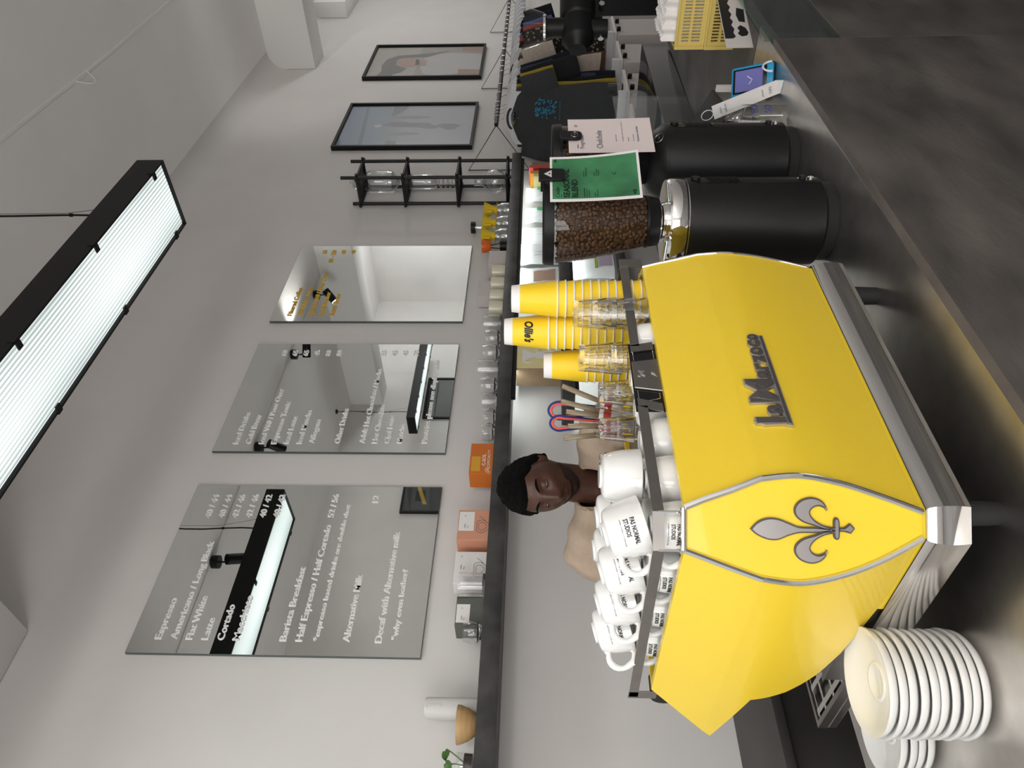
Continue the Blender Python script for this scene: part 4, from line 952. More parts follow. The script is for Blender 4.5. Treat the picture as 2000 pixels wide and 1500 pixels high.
mb._add([g0, g1, q1, q0, g0+FV, g1+FV, q1+FV, q0+FV], [(0,1,2,3),(4,7,6,5),(0,4,5,1),(1,5,6,2),(2,6,7,3),(3,7,4,0)]); mb.build('foot', 'plastic_w', t, smooth=0)
SN = Matrix.Translation(BL+WV) @ Matrix((-WV.normalized(), LV.normalized(), -NV)).transposed().to_4x4()
mb = MB()
for tx, u0, v0, cap, w_ in (('TIPS', .010, .018, .009, .022), ('please', .010, .045, .006, .022), ('thank you', .008, .160, .007, .028), ('menu', .012, .176, .006, .018)): mb.text(tx, cap, .0003, SN @ T(u0, v0, .0012), 'L', w_)
mb.build('lettering', 'ink_grey', t, smooth=0)
mb = MB(); mb.tube([sg(.5+.35*math.sin(k), 1.0+.09*(1-math.cos(k)), .0) for k in [i*2*PI/16 for i in range(16)]], .0012, 6, closed=True); mb.build('wire_loop', 'plastic_w', t)
# card reader
t = thing('card_reader', 'blue edged card reader with a lilac screen on the steel counter', 'card reader', (2.30, .87, .9))
B = T(2.30, .875, .9) @ RZ(-.95)
MB().box(-.045,.045,-.05,.05,.0005,.012,.003,B).build('base', 'black', t)
Q = B @ T(0,-.005,.055) @ RX(math.radians(52))
MB().box(-.043,.043,-.068,.062,-.026,.0,.008,Q).build('body', 'black', t)
MB().box(-.044,.044,-.069,.063,-.001,.011,.007,Q).build('bezel', 'blue', t)
MB().box(-.036,.036,-.050,.055,.0105,.0125,.002,Q).build('screen_surround', 'black_gloss', t)
MB().box(-.031,.031,-.038,.048,.0122,.0132,0,Q).build('screen', 'lilac', t, smooth=0)
mb = MB(); mb.tube([Q @ Vector((-.012,.004,.0136)), Q @ Vector((0,-.006,.0136)), Q @ Vector((.012,.010,.0136))], .0012, 6); mb.build('screen_mark', 'paper_w', t)
mb = MB(); mb.tube([(2.262+.020*math.cos(a), .812+.012*math.sin(a*.5), .922+.018*math.sin(a)) for a in [i*PI/10-.6 for i in range(14)]], .003, 6); tag(mb.build('cable', 'plastic_w', loc=(2.25,.80,.9)), 'pale curled cable beside the card reader', 'cable')
# glass jar
t = thing('glass_jar', 'square clear jar with blue marker writing behind the second grinder', 'jar', (2.085, .905, .9))
B = T(2.085, .905, .9002) @ RZ(.5)
def sqj(z, w): return [(z, w)]
mb = MB(); pr_ = [(.0,.036), (.006,.042), (.13,.042), (.15,.036), (.158,.031), (.172,.031), (.174,.034), (.182,.034), (.186,.031)]
mb.grid(lambda a, b: (lambda i: (B @ Vector((*superc(pr_[i][1], 2*PI*a, 5 if pr_[i][0] < .14 else 2), pr_[i][0]))))(int(round(b*(len(pr_)-1)))), 48, len(pr_)-1, cu=True); mb.build('jar_body', 'tglass', t, smooth=.6)
MB().lathe([(0,.002),(.034,.002)], 40, B).build('jar_bottom', 'tglass', t)
mb = MB(); J = B @ T(0,-.0425,0) @ RX(PI/2)
mb.text('SO', .02, .0004, B @ RZ(-.95) @ T(-.012,-.0432,.085) @ RX(PI/2), 'L', .03); mb.text('50', .02, .0004, B @ RZ(-.95) @ T(-.012,-.0432,.05) @ RX(PI/2), 'L', .028); mb.build('handwriting', 'blue_ink', t, smooth=0)
mb = MB(); mb.box(-.025,.02,-.012,-.009,.012,.075,0,B); mb.build('paper_slip', 'cream_mug', t, smooth=0)
# black tablet leaning behind the jar
t = thing('tablet', 'black tablet on a sloping stand beside the jar', 'tablet', (2.42, 1.05, .9)); B = T(2.42, 1.06, 1.05) @ RZ(.15) @ RX(math.radians(28))
MB().box(-.13,.13,-.09,.09,-.006,.004,.004,B).build('tablet_body', 'black_matte', t)
MB().cyl((2.42,1.08,.9),(2.42,1.06,1.045),.02,n=16).cyl((2.42,1.08,.9),(2.42,1.08,.908),.07,n=24).build('stand', 'black', t)
mb = MB(); mb.text('10:42', .008, .0004, B @ T(-.12,.07,.0042), 'L'); mb.build('screen_text', 'blue', t, smooth=0)
# clear bags and a white stick by the crates
t = thing('clear_bag', 'crumpled clear plastic bag lying left of the yellow crates', 'bag', (2.62, 1.08, .9))
mb = MB(); rnd = random.Random(5); mb.grid(lambda a, b: (2.62+.13*(a-.5)+.01*math.sin(b*9), 1.08+.16*(b-.5), .905+.05*math.sin(a*PI)*math.sin(b*PI)*(1+.5*math.sin(a*17+b*11))+.012*math.sin(a*31)*math.sin(b*PI)*math.sin(a*PI)), 24, 24); mb.build('film', 'tglass', t)
tag(MB().box(2.585,2.60,1.0,1.02,.9005,.99).build('white_stick', 'paper_w', loc=(2.59,1.01,.9)), 'short white stick standing beside the clear bag', 'stick')
# white printed card box in front of the crates
t = thing('printed_card', 'white card with black shapes standing below the yellow crates', 'card', (2.66, .80, .9)); B = T(2.552, .862, .9005) @ RZ(-.30)
MB().box(0,.30,-.003,0,0,.088,0,B).build('sheet', 'lightgrey', t, smooth=0)
mb = MB(); F_ = B @ T(0,-.0033,0) @ RX(PI/2)
mb.prism([(.045,.086),(.29,.086),(.29,.055),(.27,.06),(.255,.05),(.235,.058),(.215,.05),(.195,.058),(.175,.05),(.155,.058),(.135,.05),(.115,.058),(.095,.05),(.075,.056),(.055,.05),(.045,.06)], .0004, F_)
mb.prism([(.06,.012),(.075,.006),(.10,.012),(.115,.028),(.10,.04),(.085,.034),(.07,.042),(.055,.03)], .0004, F_); mb.prism([(.13,.01),(.20,.006),(.21,.03),(.17,.036),(.135,.03)], .0004, F_)
mb.build('printed_shapes', 'ink', t, smooth=0)
# yellow crates
def crate(x, y, z, rot, label):
    t = thing('folding_crate', label, 'crate', (x, y, z), 'yellow crates stacked at the right'); B = T(x, y, z) @ RZ(rot)
    w, d, h = .26, .20, .105; th = .006
    mb = MB()
    for (ax, L, off) in (('x', w, -d/2), ('x', w, d/2-th), ('y', d, -w/2), ('y', d, w/2-th)):
        def bx(a0, a1, z0, z1):
            if ax == 'x': mb.box(a0, a1, off, off+th, z0, z1, 0, B)
            else: mb.box(off, off+th, a0, a1, z0, z1, 0, B)
        n_ = 15; e = .018; bx(-L/2, L/2, 0, .018); bx(-L/2, L/2, h-.022, h); bx(-L/2+e, L/2-e, .048, .058)
        bx(-L/2, -L/2+e, .018, h-.022); bx(L/2-e, L/2, .018, h-.022)
        p = (L-2*e)/n_
        for i in range(n_+1):
            c = -L/2+e+p*i
            bx(max(c-p*.22, -L/2+e), min(c+p*.22, L/2-e), .018, .048); bx(max(c-p*.22, -L/2+e), min(c+p*.22, L/2-e), .058, h-.022)
    mb.box(-w/2+th, w/2-th, -d/2+th, d/2-th, .004, .01, 0, B); mb.build('basket', 'crate', t, smooth=0)
    mb = MB(); e = .004
    for (x0, x1, y0, y1) in ((-w/2-e, w/2+e, -d/2-e, -d/2+th), (-w/2-e, w/2+e, d/2-th, d/2+e), (-w/2-e, -w/2+th, -d/2, d/2), (w/2-th, w/2+e, -d/2, d/2)): mb.box(x0, x1, y0, y1, h-.006, h+.001, 0, B)
    for sx in (-1,1):
        for sy in (-1,1): mb.box(sx*(w/2)-.006, sx*(w/2)+.006, sy*(d/2)-.006, sy*(d/2)+.006, 0, h, 0, B)
    mb.build('rim', 'crate', t, smooth=0); return t, B, h
c1, B1, hc = crate(2.955, .852, .9005, 0, 'lower of the two stacked yellow crates'); c2, B2, _ = crate(2.958, .852, .9005+.1065, .01, 'upper of the two stacked yellow crates holding white napkins')
for i in range(9):
    q = B2 @ T(-.105+.024*i, 0, .012); o = MB().grid(lambda a, b: q @ Vector((.004*math.sin(b*9+i)+.006*math.sin(a*23), (a-.5)*.17, .138*b+.006*math.sin(a*28+i)*b)), 30, 6).build('paper_napkin', 'paper_w', loc=tuple(q.to_translation()))
    tag(o, 'folded white paper napkin standing in the upper yellow crate', 'napkin', 'napkins in the upper crate')
# horizontal barrel grinder
t = thing('barrel_grinder', 'large black barrel grinder standing at the right edge behind the crates', 'grinder', (3.55, 1.17, .9))
AX = Vector((-.86, .5, 0)).normalized(); c0 = Vector((3.345, 1.13, 1.438)); X_ = lambda d, dz=0.: c0-AX*d+Vector((0,0,dz))
L_ = lambda prof: MB().lathe(prof, 40, Matrix.Translation(c0) @ (-AX).to_track_quat('Z','Y').to_matrix().to_4x4())
L_([(0,0), (.036,0), (.040,.004), (.050,.03), (.066,.045), (.070,.052), (.072,.14), (.066,.145), (.066,.152), (.073,.157), (.078,.17), (.078,.36), (.06,.37), (0,.37)]).build('barrel', 'black', t)
MB().cyl(X_(.12), X_(.12,.135), .042, n=28).cyl(X_(.12,.135), X_(.12,.14), .05, n=28).build('inlet_neck', 'black', t)
MB().lathe([(.05,.0), (.062,.01), (.088,.09), (.09,.095)], 36, Matrix.Translation(X_(.12,.14))).build('hopper', 'tglass', t)
MB().lathe([(.05,.0), (.056,.005), (.054,.015)], 36, Matrix.Translation(X_(.12,.137))).build('hopper_ring', 'chrome', t)
MB().cyl(X_(.11,-.13), X_(.11,-.03), .040, .044, n=28).build('spout', 'black', t)
MB().cyl(X_(.11,-.10)+AX*.0, X_(.11,-.10)+AX*.052, .012, n=14).build('spout_clip', 'chrome_soft', t)
mb = MB(); mb.box(-.10,.10,-.09,.09,.9005-.9,.06,.006, T(*X_(.30))@T(0,0,-1.438+.9)@RZ(-.5)); mb.box(-.06,.06,-.07,.07,.05,.50,.01, T(*X_(.30))@T(0,0,-1.438+.9)@RZ(-.5)); mb.build('pedestal', 'black', t, smooth=0)
for k in range(3):
    MB().cyl(X_(.17+.05*k,-.10)+Vector((-.03,-.045,0)), X_(.17+.05*k,-.10)+Vector((-.05,-.075,0)), .012, n=14).build('control_knob', 'chrome_soft', t)
# ------------------------------------------------------------------ things on the long wall shelf
def boxthing(name, label, x0, x1, y0, y1, z0, h, m_, cat='box', deco=None, bev=.002, group=None):
    t = thing(name, label, cat, ((x0+x1)/2, (y0+y1)/2, z0), group)
    MB().box(x0, x1, y0, y1, z0, z0+h, bev).build('carton', m_, t, smooth=0)
    if deco: deco(t, x0, x1, y0, z0, h)
    return t
def d_face(lbm, lx, lz, face):
    def f(t, x0, x1, y0, z0, h):
        w = x1-x0; pl_ = MB().box(x0+w*lx[0], x0+w*lx[1], y0-.0006, y0, z0+h*lz[0], z0+h*lz[1]).build('paper_label', lbm, t, smooth=0)
        mb = MB(); fx = FACE(x0+w*(lx[0]+.08), y0-.0008, z0+h*(lz[0]+.55*(lz[1]-lz[0])))
        mb.text('coffee', h*.05, .0003, fx, 'L'); mb.text('250 g', h*.035, .0003, fx @ T(0,-h*.08,0), 'L'); mb.text('o', h*.07, .0003, fx @ T(w*(lx[1]-lx[0])*.62,0,0), 'L'); mb.build('label_print', 'ink_grey', pl_, smooth=0)
        if face:
            mb = MB(); cx, cz = x0+w*.45, z0+h*.25; rr = h*.2
            for q in (1., .62): mb.tube([(cx+rr*q*1.2*math.cos(a), y0-.0006, cz+rr*q*math.sin(a)*(1+.2*math.sin(3*a))) for a in [i*PI/10 for i in range(21)]], .0009, 5)
            mb.tube([(cx+rr*.9, y0-.0006, cz-rr*.6), (cx+rr*1.5, y0-.0006, cz-.1*rr), (cx+rr*1.9, y0-.0006, cz+rr*.5)], .0009, 5)
            mb.build('line_drawing', 'ink_grey' if lbm != 'x' else 'ink', t, smooth=0)
    return f
boxthing('coffee_box', 'sage grey coffee box with a white label, right of the left tumbler', 1.387, 1.51, 2.53, 2.63, SH+.0003, .108, 'greybox', deco=d_face('paper_w', (.1,.72), (.5,.97), True))
boxthing('coffee_box', 'white coffee box behind the ribbed glass', 1.598, 1.75, 2.585, 2.66, SH+.0003, .137, 'paper_w', deco=d_face('paper_w', (.35,.97), (.55,.97), True))
boxthing('coffee_box', 'salmon pink coffee box standing alone on the long shelf', 1.79, 1.945, 2.56, 2.66, SH+.0003, .137, 'salmon', deco=d_face('paper_w', (.3,.93), (.5,.97), True))
def d_or(t, x0, x1, y0, z0, h):
    MB().box(x0+.012, x0+.1, y0-.0006, y0, z0+h*.55, z0+h*.93).build('paper_label', 'amber', t, smooth=0)
    mb = MB(); fx = FACE(x0+.045, y0-.0008, z0+h*.34); mb.text('C-SOL', .016, .0003, fx, 'L', .07, bold=.02); mb.text('SPECIALTY', .012, .0003, fx @ T(0,-.02,0), 'L', .095)
    for i in range(7): 
        a = .25+i*.44; mb.tube([(x0+.022+.0*i+.01*math.cos(a), y0-.0007, z0+.012+.008*math.sin(a)), (x0+.022+.026*math.cos(a), y0-.0007, z0+.012+.026*math.sin(a))], .0012, 4)
    mb.build('label_print', 'paper_w', t, smooth=0)
boxthing('coffee_box', 'bright orange coffee box with an amber label', 2.125, 2.305, 2.53, 2.63, SH+.0003, .108, 'orange', deco=d_or)
# speaker, bowl, plant
t = thing('speaker', 'slim white portable speaker standing behind the wooden bowl', 'speaker', (1.108, 2.60, SH))
B = T(1.108, 2.60, SH+.0003); mb = MB(); prs = [(.0,.026), (.004,.031), (.185,.031), (.192,.028), (.194,.02), (.194,.0005)]
mb.grid(lambda a, b: (lambda i: B @ Vector((*superc(prs[i][1]*1.12, 2*PI*a+.3, 2.6), prs[i][0])))(int(round(b*5))), 40, 5, cu=True); mb.build('body', 'speaker', t, smooth=.6)
mb = MB(); mb.text('SONOS', .0075, .0006, T(1.098, 2.5605, SH+.178) @ RZ(.0) @ RX(PI/2) @ RZ(-PI/2), 'L', .042); mb.build('printed_name', 'paper_w', t, smooth=0)
MB().cyl((1.098,2.5655,SH+.184),(1.098,2.5600,SH+.184),.0022,n=10).build('indicator', 'paper_w', t)
t = thing('wooden_bowl', 'pale wooden bowl with a dark ball in it at the shelf left', 'bowl', (1.027, 2.535, SH))
MB().lathe([(0,.0004), (.028,.0004), (.034,.004), (.052,.03), (.062,.056), (.063,.067), (.059,.067), (.056,.054), (.044,.028), (.0,.012)], 40, T(1.027,2.535,SH)).build('bowl_body', 'wood', t)
tag(MB().sphere((1.027,2.54,SH+.052), .0215, 20).build('dark_ball', 'black', loc=(1.027,2.54,SH+.03)), 'small dark ball resting in the wooden bowl', 'ball')
t = thing('potted_plant', 'green leafy cutting in a clear glass pot at the shelf far left', 'plant', (.90, 2.55, SH))
MB().lathe([(0,.001), (.035,.001), (.04,.006), (.043,.06), (.041,.06), (.038,.008), (0,.006)], 36, T(.90,2.55,SH)).build('glass_pot', 'tglass', t)
MB().lathe([(0,.007), (.037,.008), (.0395,.035), (0,.04)], 30, T(.90,2.55,SH)).build('soil', 'soil', t)
def leaf(base, tip, w, droop, side):
    base, tip = Vector(base), Vector(tip); d = tip-base; s = d.cross(Vector((.73,.68,0.))).normalized()
    nrm = s.cross(d).normalized()
    mb = MB(); mb.grid(lambda a, b: base+d*b+s*(a-.5)*2*w*(math.sin(PI*min(1,b*.96+.04)**.62))*(1-.25*b)+nrm*(droop*math.sin(b*PI)-.25*w*abs(a-.5)*2), 10, 12); mb.grid(lambda a, b: base+d*b+s*(a-.5)*2*w*(math.sin(PI*min(1,b*.96+.04)**.62))*(1-.25*b)+nrm*(droop*math.sin(b*PI)-.25*w*abs(a-.5)*2-.0012), 10, 12); return mb
MB().tube([(.905,2.545,SH+.03), (.925,2.535,SH+.06), (.94,2.53,SH+.085), (.938,2.528,SH+.098)], .0022, 6).tube([(.90,2.545,SH+.03), (.90,2.53,SH+.06), (.897,2.525,SH+.083), (.899,2.52,SH+.092)], .0022, 6).tube([(.89,2.55,SH+.03), (.87,2.54,SH+.07), (.86,2.53,SH+.09)], .0022, 6).build('stem', 'stem', t)
leaf((.938,2.528,SH+.098), (.897,2.50,SH+.092), .017, .008, 1).build('leaf', 'leaf', t)
leaf((.899,2.52,SH+.092), (.862,2.50,SH+.068), .018, .008, 1).build('leaf', 'leaf', t); leaf((.86,2.53,SH+.09), (.81,2.51,SH+.10), .02, .01, 1).build('leaf', 'leaf', t)
# shelf glasses
def sglass(x, y, R, H, label, kind=0, name='drinking_glass', z=None, group='clear glasses on the long shelf'):
    z = SH+.0003 if z is None else z
    if kind == 0: pr = [(0,.002), (R*.85,.0), (R*.93,.004), (R,H*.3), (R*.97,H), (R*.94,H), (R*.96,H*.3), (R*.86,.009), (0,.009)]
    elif kind == 1: pr = [(0,.0), (R*.55,.0), (R*.6,.004), (R*.85,H*.25), (R,H*.55), (R*.86,H*.85), (R*.84,H), (R*.81,H), (R*.83,H*.84), (R*.96,H*.55), (R*.8,H*.26), (0,.008)]
    else: pr = [(0,.001), (R*.9,.0)]+[(R*(.92+.07*i/10)+(.0012 if i % 2 else 0), .004+(H-.004)*i/10) for i in range(11)]+[(R*.96,H), (R*.9,.01), (0,.01)]
    o = MB().lathe(pr, 40, T(x, y, z)).build(name, 'glass' if kind != 3 else 'tglass', loc=(x, y, z), smooth=.6); return tag(o, label, 'glass', group)
sglass(1.355, 2.52, .042, .072, 'clear rounded tumbler at the left, in front of the sage grey box', 1)
sglass(1.553, 2.525, .052, .105, 'clear ribbed glass in front of the white coffee box', 2)
gl = [(2.405,.046,.066,1,'short clear glass next to the orange box'), (2.507,.045,.066,1,'second short clear glass right of the orange box'), (2.613,.047,.078,0,'third clear glass right of the orange box'), (2.727,.050,.092,1,'taller bulging clear glass in the middle of the shelf glasses'), (2.853,.054,.112,0,'wide clear glass carafe among the shelf glasses'), (2.985,.052,.098,1,'rounded clear glass right of the wide carafe'), (3.11,.052,.09,1,'clear glass second from the cream mugs'), (3.235,.052,.105,0,'straight clear glass next to the cream mugs')]
for x, R, H, k, lb in gl: sglass(x, 2.56, R, H, lb, k)
# cream mugs
def mug(x, y, lb):
    t = thing('mug', lb, 'mug', (x, y, SH), 'cream mugs on the long shelf')
    MB().lathe([(0,.0004), (.038,.0004), (.042,.004), (.045,.03), (.045,.082), (.0425,.083), (.0405,.03), (0,.008)], 36, T(x,y,SH)).build('mug_body', 'cream_mug', t)
    MB().tube([(x+.043, y+.01, SH+.068), (x+.066, y+.02, SH+.066), (x+.072, y+.022, SH+.045), (x+.062, y+.018, SH+.026), (x+.042, y+.01, SH+.022)], .0055, 8).build('handle', 'cream_mug', t)
for x, lb in ((3.365,'cream mug nearest the clear glasses'), (3.475,'second cream mug from the clear glasses'), (3.60,'third cream mug, below the grey cube box'), (3.73,'cream mug nearest the pale box')): mug(x, 2.55, lb)
boxthing('small_carton', 'pale box standing right of the cream mugs', 3.83, 3.98, 2.56, 2.68, SH+.0003, .115, 'lightgrey')
boxthing('small_carton', 'tall pale carton behind the cream mugs', 3.56, 3.72, 2.61, 2.69, SH+.0003, .165, 'lightgrey')
# drippers on glass servers
def dripper(x, y, lb, tilt=0.):
    s = thing('glass_server', 'clear glass server under the '+lb[1], 'server', (x, y, SH), 'glass servers under the yellow drippers')
    MB().lathe([(0,.001), (.048,.001), (.052,.006), (.050,.05), (.040,.078), (.041,.083), (.038,.083), (.037,.077), (.047,.05), (.048,.008), (0,.006)], 36, T(x,y,SH)).build('server_body', 'vglass', s)
    d = thing('coffee_dripper', lb[0], 'dripper', (x, y, SH+.0835), 'yellow ribbed coffee drippers')
    B = T(x, y, SH+.0838)
    mb = MB(); mb.lathe([(.018,.0), (.052,.0), (.053,.003), (.020,.008), (.026,.022)]+[(.028+.027*i/8+(.0012 if i % 2 else 0), .026+.062*i/8) for i in range(9)]+[(.057,.09), (.054,.09), (.022,.02), (.018,.0)], 40, B); mb.build('cone', 'yellow', d)
    mb = MB(); mb.tube([B @ Vector(p) for p in ((-.045,-.02,.075), (-.072,-.03,.068), (-.07,-.03,.035), (-.035,-.012,.028))], .0045, 8); mb.build('handle', 'yellow', d)
dripper(4.475, 2.555, ('yellow ribbed dripper on a glass server, nearest the black rack', 'dripper nearest the black rack'))
dripper(4.305, 2.555, ('yellow ribbed dripper on a glass server, middle of three', 'middle yellow dripper'))
dripper(4.145, 2.555, ('yellow ribbed dripper on a glass server, next to the orange cup', 'left yellow dripper'))
t = thing('brewing_jar', 'tall clear jar with a black cap behind the middle yellow dripper', 'jar', (4.40, 2.645, SH))
MB().lathe([(0,.001), (.036,.001), (.038,.01), (.038,.235), (.036,.235), (.035,.01), (0,.008)], 32, T(4.40,2.645,SH)).build('jar_body', 'tglass', t); MB().lathe([(0,.235), (.04,.235), (.04,.265), (0,.265)], 32, T(4.40,2.645,SH)).build('cap', 'black', t)
t = thing('small_stand', 'small black dripper stand with an orange cup', 'stand', (4.05, 2.57, SH))
MB().cyl((4.05,2.57,SH+.0005),(4.05,2.57,SH+.05),.034,n=24).build('base', 'black', t); MB().tube([(4.02,2.57,SH+.05),(4.03,2.57,SH+.11)],.003,6).tube([(4.08,2.57,SH+.05),(4.06,2.57,SH+.11)],.003,6).build('wire_legs', 'black', t); MB().lathe([(0,.108), (.03,.108), (.04,.135), (.042,.165), (.039,.165), (.03,.115), (0,.112)], 32, T(4.045,2.57,SH)).build('cup', 'orange2', t)
# black rack with glass drip tower
rk = thing('display_rack', 'black three tier rod rack at the right end of the long shelf', 'rack', (4.90, 2.57, SH)); x0, x1, y0, y1 = 4.795, 5.05, 2.475, 2.68
for (x, y, h) in ((x0,y0,1.215), (x1,y0,1.19), (x0,y1,1.16), (x1,y1,1.13)): MB().cyl((x,y,SH+.0005),(x,y,SH+h),.0125,n=12).build('post', 'black_wood', rk)
for i, z in enumerate((.03, .385, .77, 1.10)):
    if i: MB().box(x0, x1, y0+.01, y1-.01, SH+z+.004, SH+z+.014).build('rack_shelf', 'black_wood', rk, smooth=0)
    mb = MB(); e = .04
    for yy in (y0, y1): mb.cyl((x0-e, yy, SH+z), (x1+e, yy, SH+z), .0105, n=10)
    for xx in (x0, x1): mb.cyl((xx, y0-e*.0-.03, SH+z), (xx, y1+.015, SH+z), .0105, n=10)
    mb.build('cross_rods', 'black_wood', rk)
tw = thing('drip_tower', 'clear glass cold drip tower standing inside the black rack', 'drip tower', (4.92, 2.575, SH)); cx, cy = 4.922, 2.575
MB().lathe([(0,.042), (.03,.042), (.075,.07), (.092,.12), (.075,.18), (.04,.205), (.032,.22), (.032,.27), (.036,.275)], 36, T(cx,cy,SH)).build('flask', 'vglass', tw)
mb = MB(); mb.tube([(cx+.042*math.cos(a*2.2), cy+.042*math.sin(a*2.2), SH+.405+.012*a) for a in [i*.25 for i in range(46)]], .0045, 6); mb.build('coil', 'vglass', tw)
MB().lathe([(.0,.54), (.035,.545), (.052,.57), (.055,.60), (.055,.745), (.05,.755), (.05,.74)], 32, T(cx,cy,SH)).build('coffee_chamber', 'vglass', tw)
MB().lathe([(.010,.79), (.012,.82), (.04,.845), (.078,.87), (.082,.90), (.082,1.04), (.06,1.075), (.045,1.085)], 32, T(cx,cy,SH)).build('water_globe', 'vglass', tw)
MB().lathe([(.05,1.12), (.056,1.13), (.05,1.16), (.02,1.175), (.012,1.19), (.0,1.2)], 32, T(cx,cy,SH)).build('stopper', 'vglass', tw)
MB().cyl((cx-.02,cy,SH+.80),(cx+.02,cy,SH+.80),.008,n=10).build('valve', 'chrome_soft', tw)
# ------------------------------------------------------------------ coffee bags on the lit lower shelves
def cbag(x, y, z, w, h, label, deco, yaw_=0., lean=.12):
    t = thing('coffee_bag', label, 'coffee bag', (x, y, z), 'white coffee bags on the lit shelves'); B = T(x, y, z+.0005) @ RZ(yaw_)
    def f(s_):
        return lambda a, b: B @ Vector(((a-.5)*w*(1-.06*math.sin(b*PI)), s_*.035*(1-b)**.6*(math.sin(PI*a)**.5)+lean*.3*b*b*h+.002*math.sin(a*21+b*17), h*b))
    mb = MB(); mb.grid(f(-1), 14, 14); mb.grid(f(1), 14, 14); mb.build('pouch', 'bag', t)
    for m_, u0, u1, v0, v1 in deco:
        mb = MB(); mb.grid(lambda a, b: f(-1)(u0+(u1-u0)*a, v0+(v1-v0)*b)+(B.to_3x3() @ Vector((0,-.0035,0))), 6, 8); mb.build('printed_label', m_, t)
M['purple'] = mat('purple_print', (.42, .34, .46), .6); M['kraft'] = mat('kraft_label', (.48, .32, .24), .7); M['lime'] = mat('lime_print', (.30, .36, .06), .6); M['bright_green'] = mat('bright_green_print', (.07, .50, .16), .5)
cbag(4.70, 2.56, S2, .20, .215, 'white coffee bag with a green label, nearest the bright boxes', [('bright_green',.62,.95,.25,.62)])
cbag(4.42, 2.56, S2, .20, .215, 'white coffee bag with a green label, second from the bright boxes', [('bright_green',.62,.95,.25,.62)])
cbag(4.17, 2.57, S2, .22, .225, 'white coffee bag with fine drawings, right of the hopper lid', [('ink_grey',.4,.41,.2,.6), ('ink_grey',.55,.56,.25,.5)])
cbag(3.93, 2.55, S2, .24, .25, 'large white coffee bag with a sketched face, middle of the lit shelf', [('ink_grey',.3,.31,.2,.6), ('ink_grey',.42,.43,.3,.6)])
cbag(3.66, 2.55, S2, .24, .25, 'white coffee bag with a kraft brown label behind the paper cups', [('kraft',.25,.72,.08,.60)])
cbag(3.80, 2.56, S3, .26, .25, 'white coffee bag with a purple label on the lowest shelf', [('purple',.35,.95,.04,.36), ('lime',.3,.9,.38,.46)])
cbag(3.46, 2.56, S3, .24, .25, 'plain white coffee bag on the lowest shelf behind the paper cups', [])
for i, (m_, h, lb) in enumerate((('cream_card',.16,'cream box at the left of the bright upright boxes'), ('amber',.185,'amber upright box among the bright boxes'), ('red',.165,'red upright box among the bright boxes'), ('coral',.195,'coral upright box among the bright boxes'), ('card',.175,'brown upright box at the right of the bright boxes'))):
    tag(MB().box(4.85+.045*i, 4.89+.045*i, 2.50, 2.64, S2+.0005, S2+h, .002).build('upright_box', m_, loc=(4.87+.045*i, 2.57, S2), smooth=0), lb, 'box', 'bright boxes on the lit shelf')
def d_dr(t, x0, x1, y0, z0, h):
    w = x1-x0; mb = MB(); FXX = FACE(x0+w*.5, y0-.0005, z0+h*.5)
    mb.prism([(-.05,.085),(.045,.085),(.012,.022),(.026,.008),(.026,-.012),(.04,-.075),(-.04,-.075),(-.026,-.012),(-.026,.008),(-.012,.022)], .0006, FXX)
    mb.tube([FXX @ Vector((.03+.035*math.sin(a), -.03+.035*math.cos(a), .0006)) for a in [i*PI/8 for i in range(9)]], .0035, 5); mb.tube([FXX @ Vector((-.04-.02*math.sin(a), .055+.025*math.cos(a), .0006)) for a in [i*PI/8 for i in range(9)]], .003, 5)
    mb.build('dripper_picture', 'paper_w', t, smooth=0)
t = boxthing('dripper_box', 'cream and brown box with a white dripper picture on the lower shelf', 2.785, 2.985, 2.49, 2.615, S2+.0004, .232, 'card', deco=None)
MB().box(2.7855, 2.9855, 2.4885, 2.49, S2+.001, S2+.232).build('printed_front', 'cream_card', t, smooth=0); d_dr(t, 2.785, 2.985, 2.488, S2, .232)
# ------------------------------------------------------------------ clothes rail
RY0, RZ0 = 2.33, 1.93
t = thing('clothes_rail', 'black clothes rail on triangular wire brackets along the back wall', 'clothes rail', (7.2, 2.5, RZ0))
MB().cyl((5.33, RY0, RZ0), (9.6, RY0, RZ0), .016, n=14).build('rail', 'rail', t)
for x in (5.325, 6.964, 8.555): MB().tube([(x, RY0, RZ0), (x, 2.69, 2.157), (x, 2.69, 1.682)], .0055, 6, closed=True).build('wire_bracket', 'black', t)
def hanger(x, lb, yw=0.):
    t = thing('hanger', lb, 'hanger', (x, RY0, RZ0), 'white hangers on the rail')
    MB().tube([Vector((x, RY0+.024*math.sin(a), RZ0+.004-.006+.024*math.cos(a))) for a in [-2.0+i*.35 for i in range(11)]]+[(x, RY0, RZ0-.06), (x, RY0, RZ0-.085)], .0022, 6).build('hook', 'chrome_soft', t)
    mb = MB(); mb.strip([(x, RY0-.205, RZ0-.165), (x, RY0-.17, RZ0-.135), (x, RY0-.03, RZ0-.085), (x, RY0+.03, RZ0-.085), (x, RY0+.17, RZ0-.135), (x, RY0+.205, RZ0-.165)], .045, .026)
    mb.tube([(x, RY0-.19, RZ0-.165), (x, RY0+.19, RZ0-.165)], .005, 6); mb.build('bar', 'plastic_w', t, smooth=0); return t
M['leopard'] = None
m = bpy.data.materials.new('leopard_cloth'); m.use_nodes = True; nt = m.node_tree; bs = nt.nodes['Principled BSDF']; bs.inputs['Roughness'].default_value = .85
vo = nt.nodes.new('ShaderNodeTexVoronoi'); vo.inputs['Scale'].default_value = 34; rp = nt.nodes.new('ShaderNodeValToRGB'); rp.color_ramp.elements[0].color = (.34,.26,.18,1); rp.color_ramp.elements[1].color = (.012,.010,.009,1); rp.color_ramp.elements[0].position = .30; rp.color_ramp.elements[1].position = .36
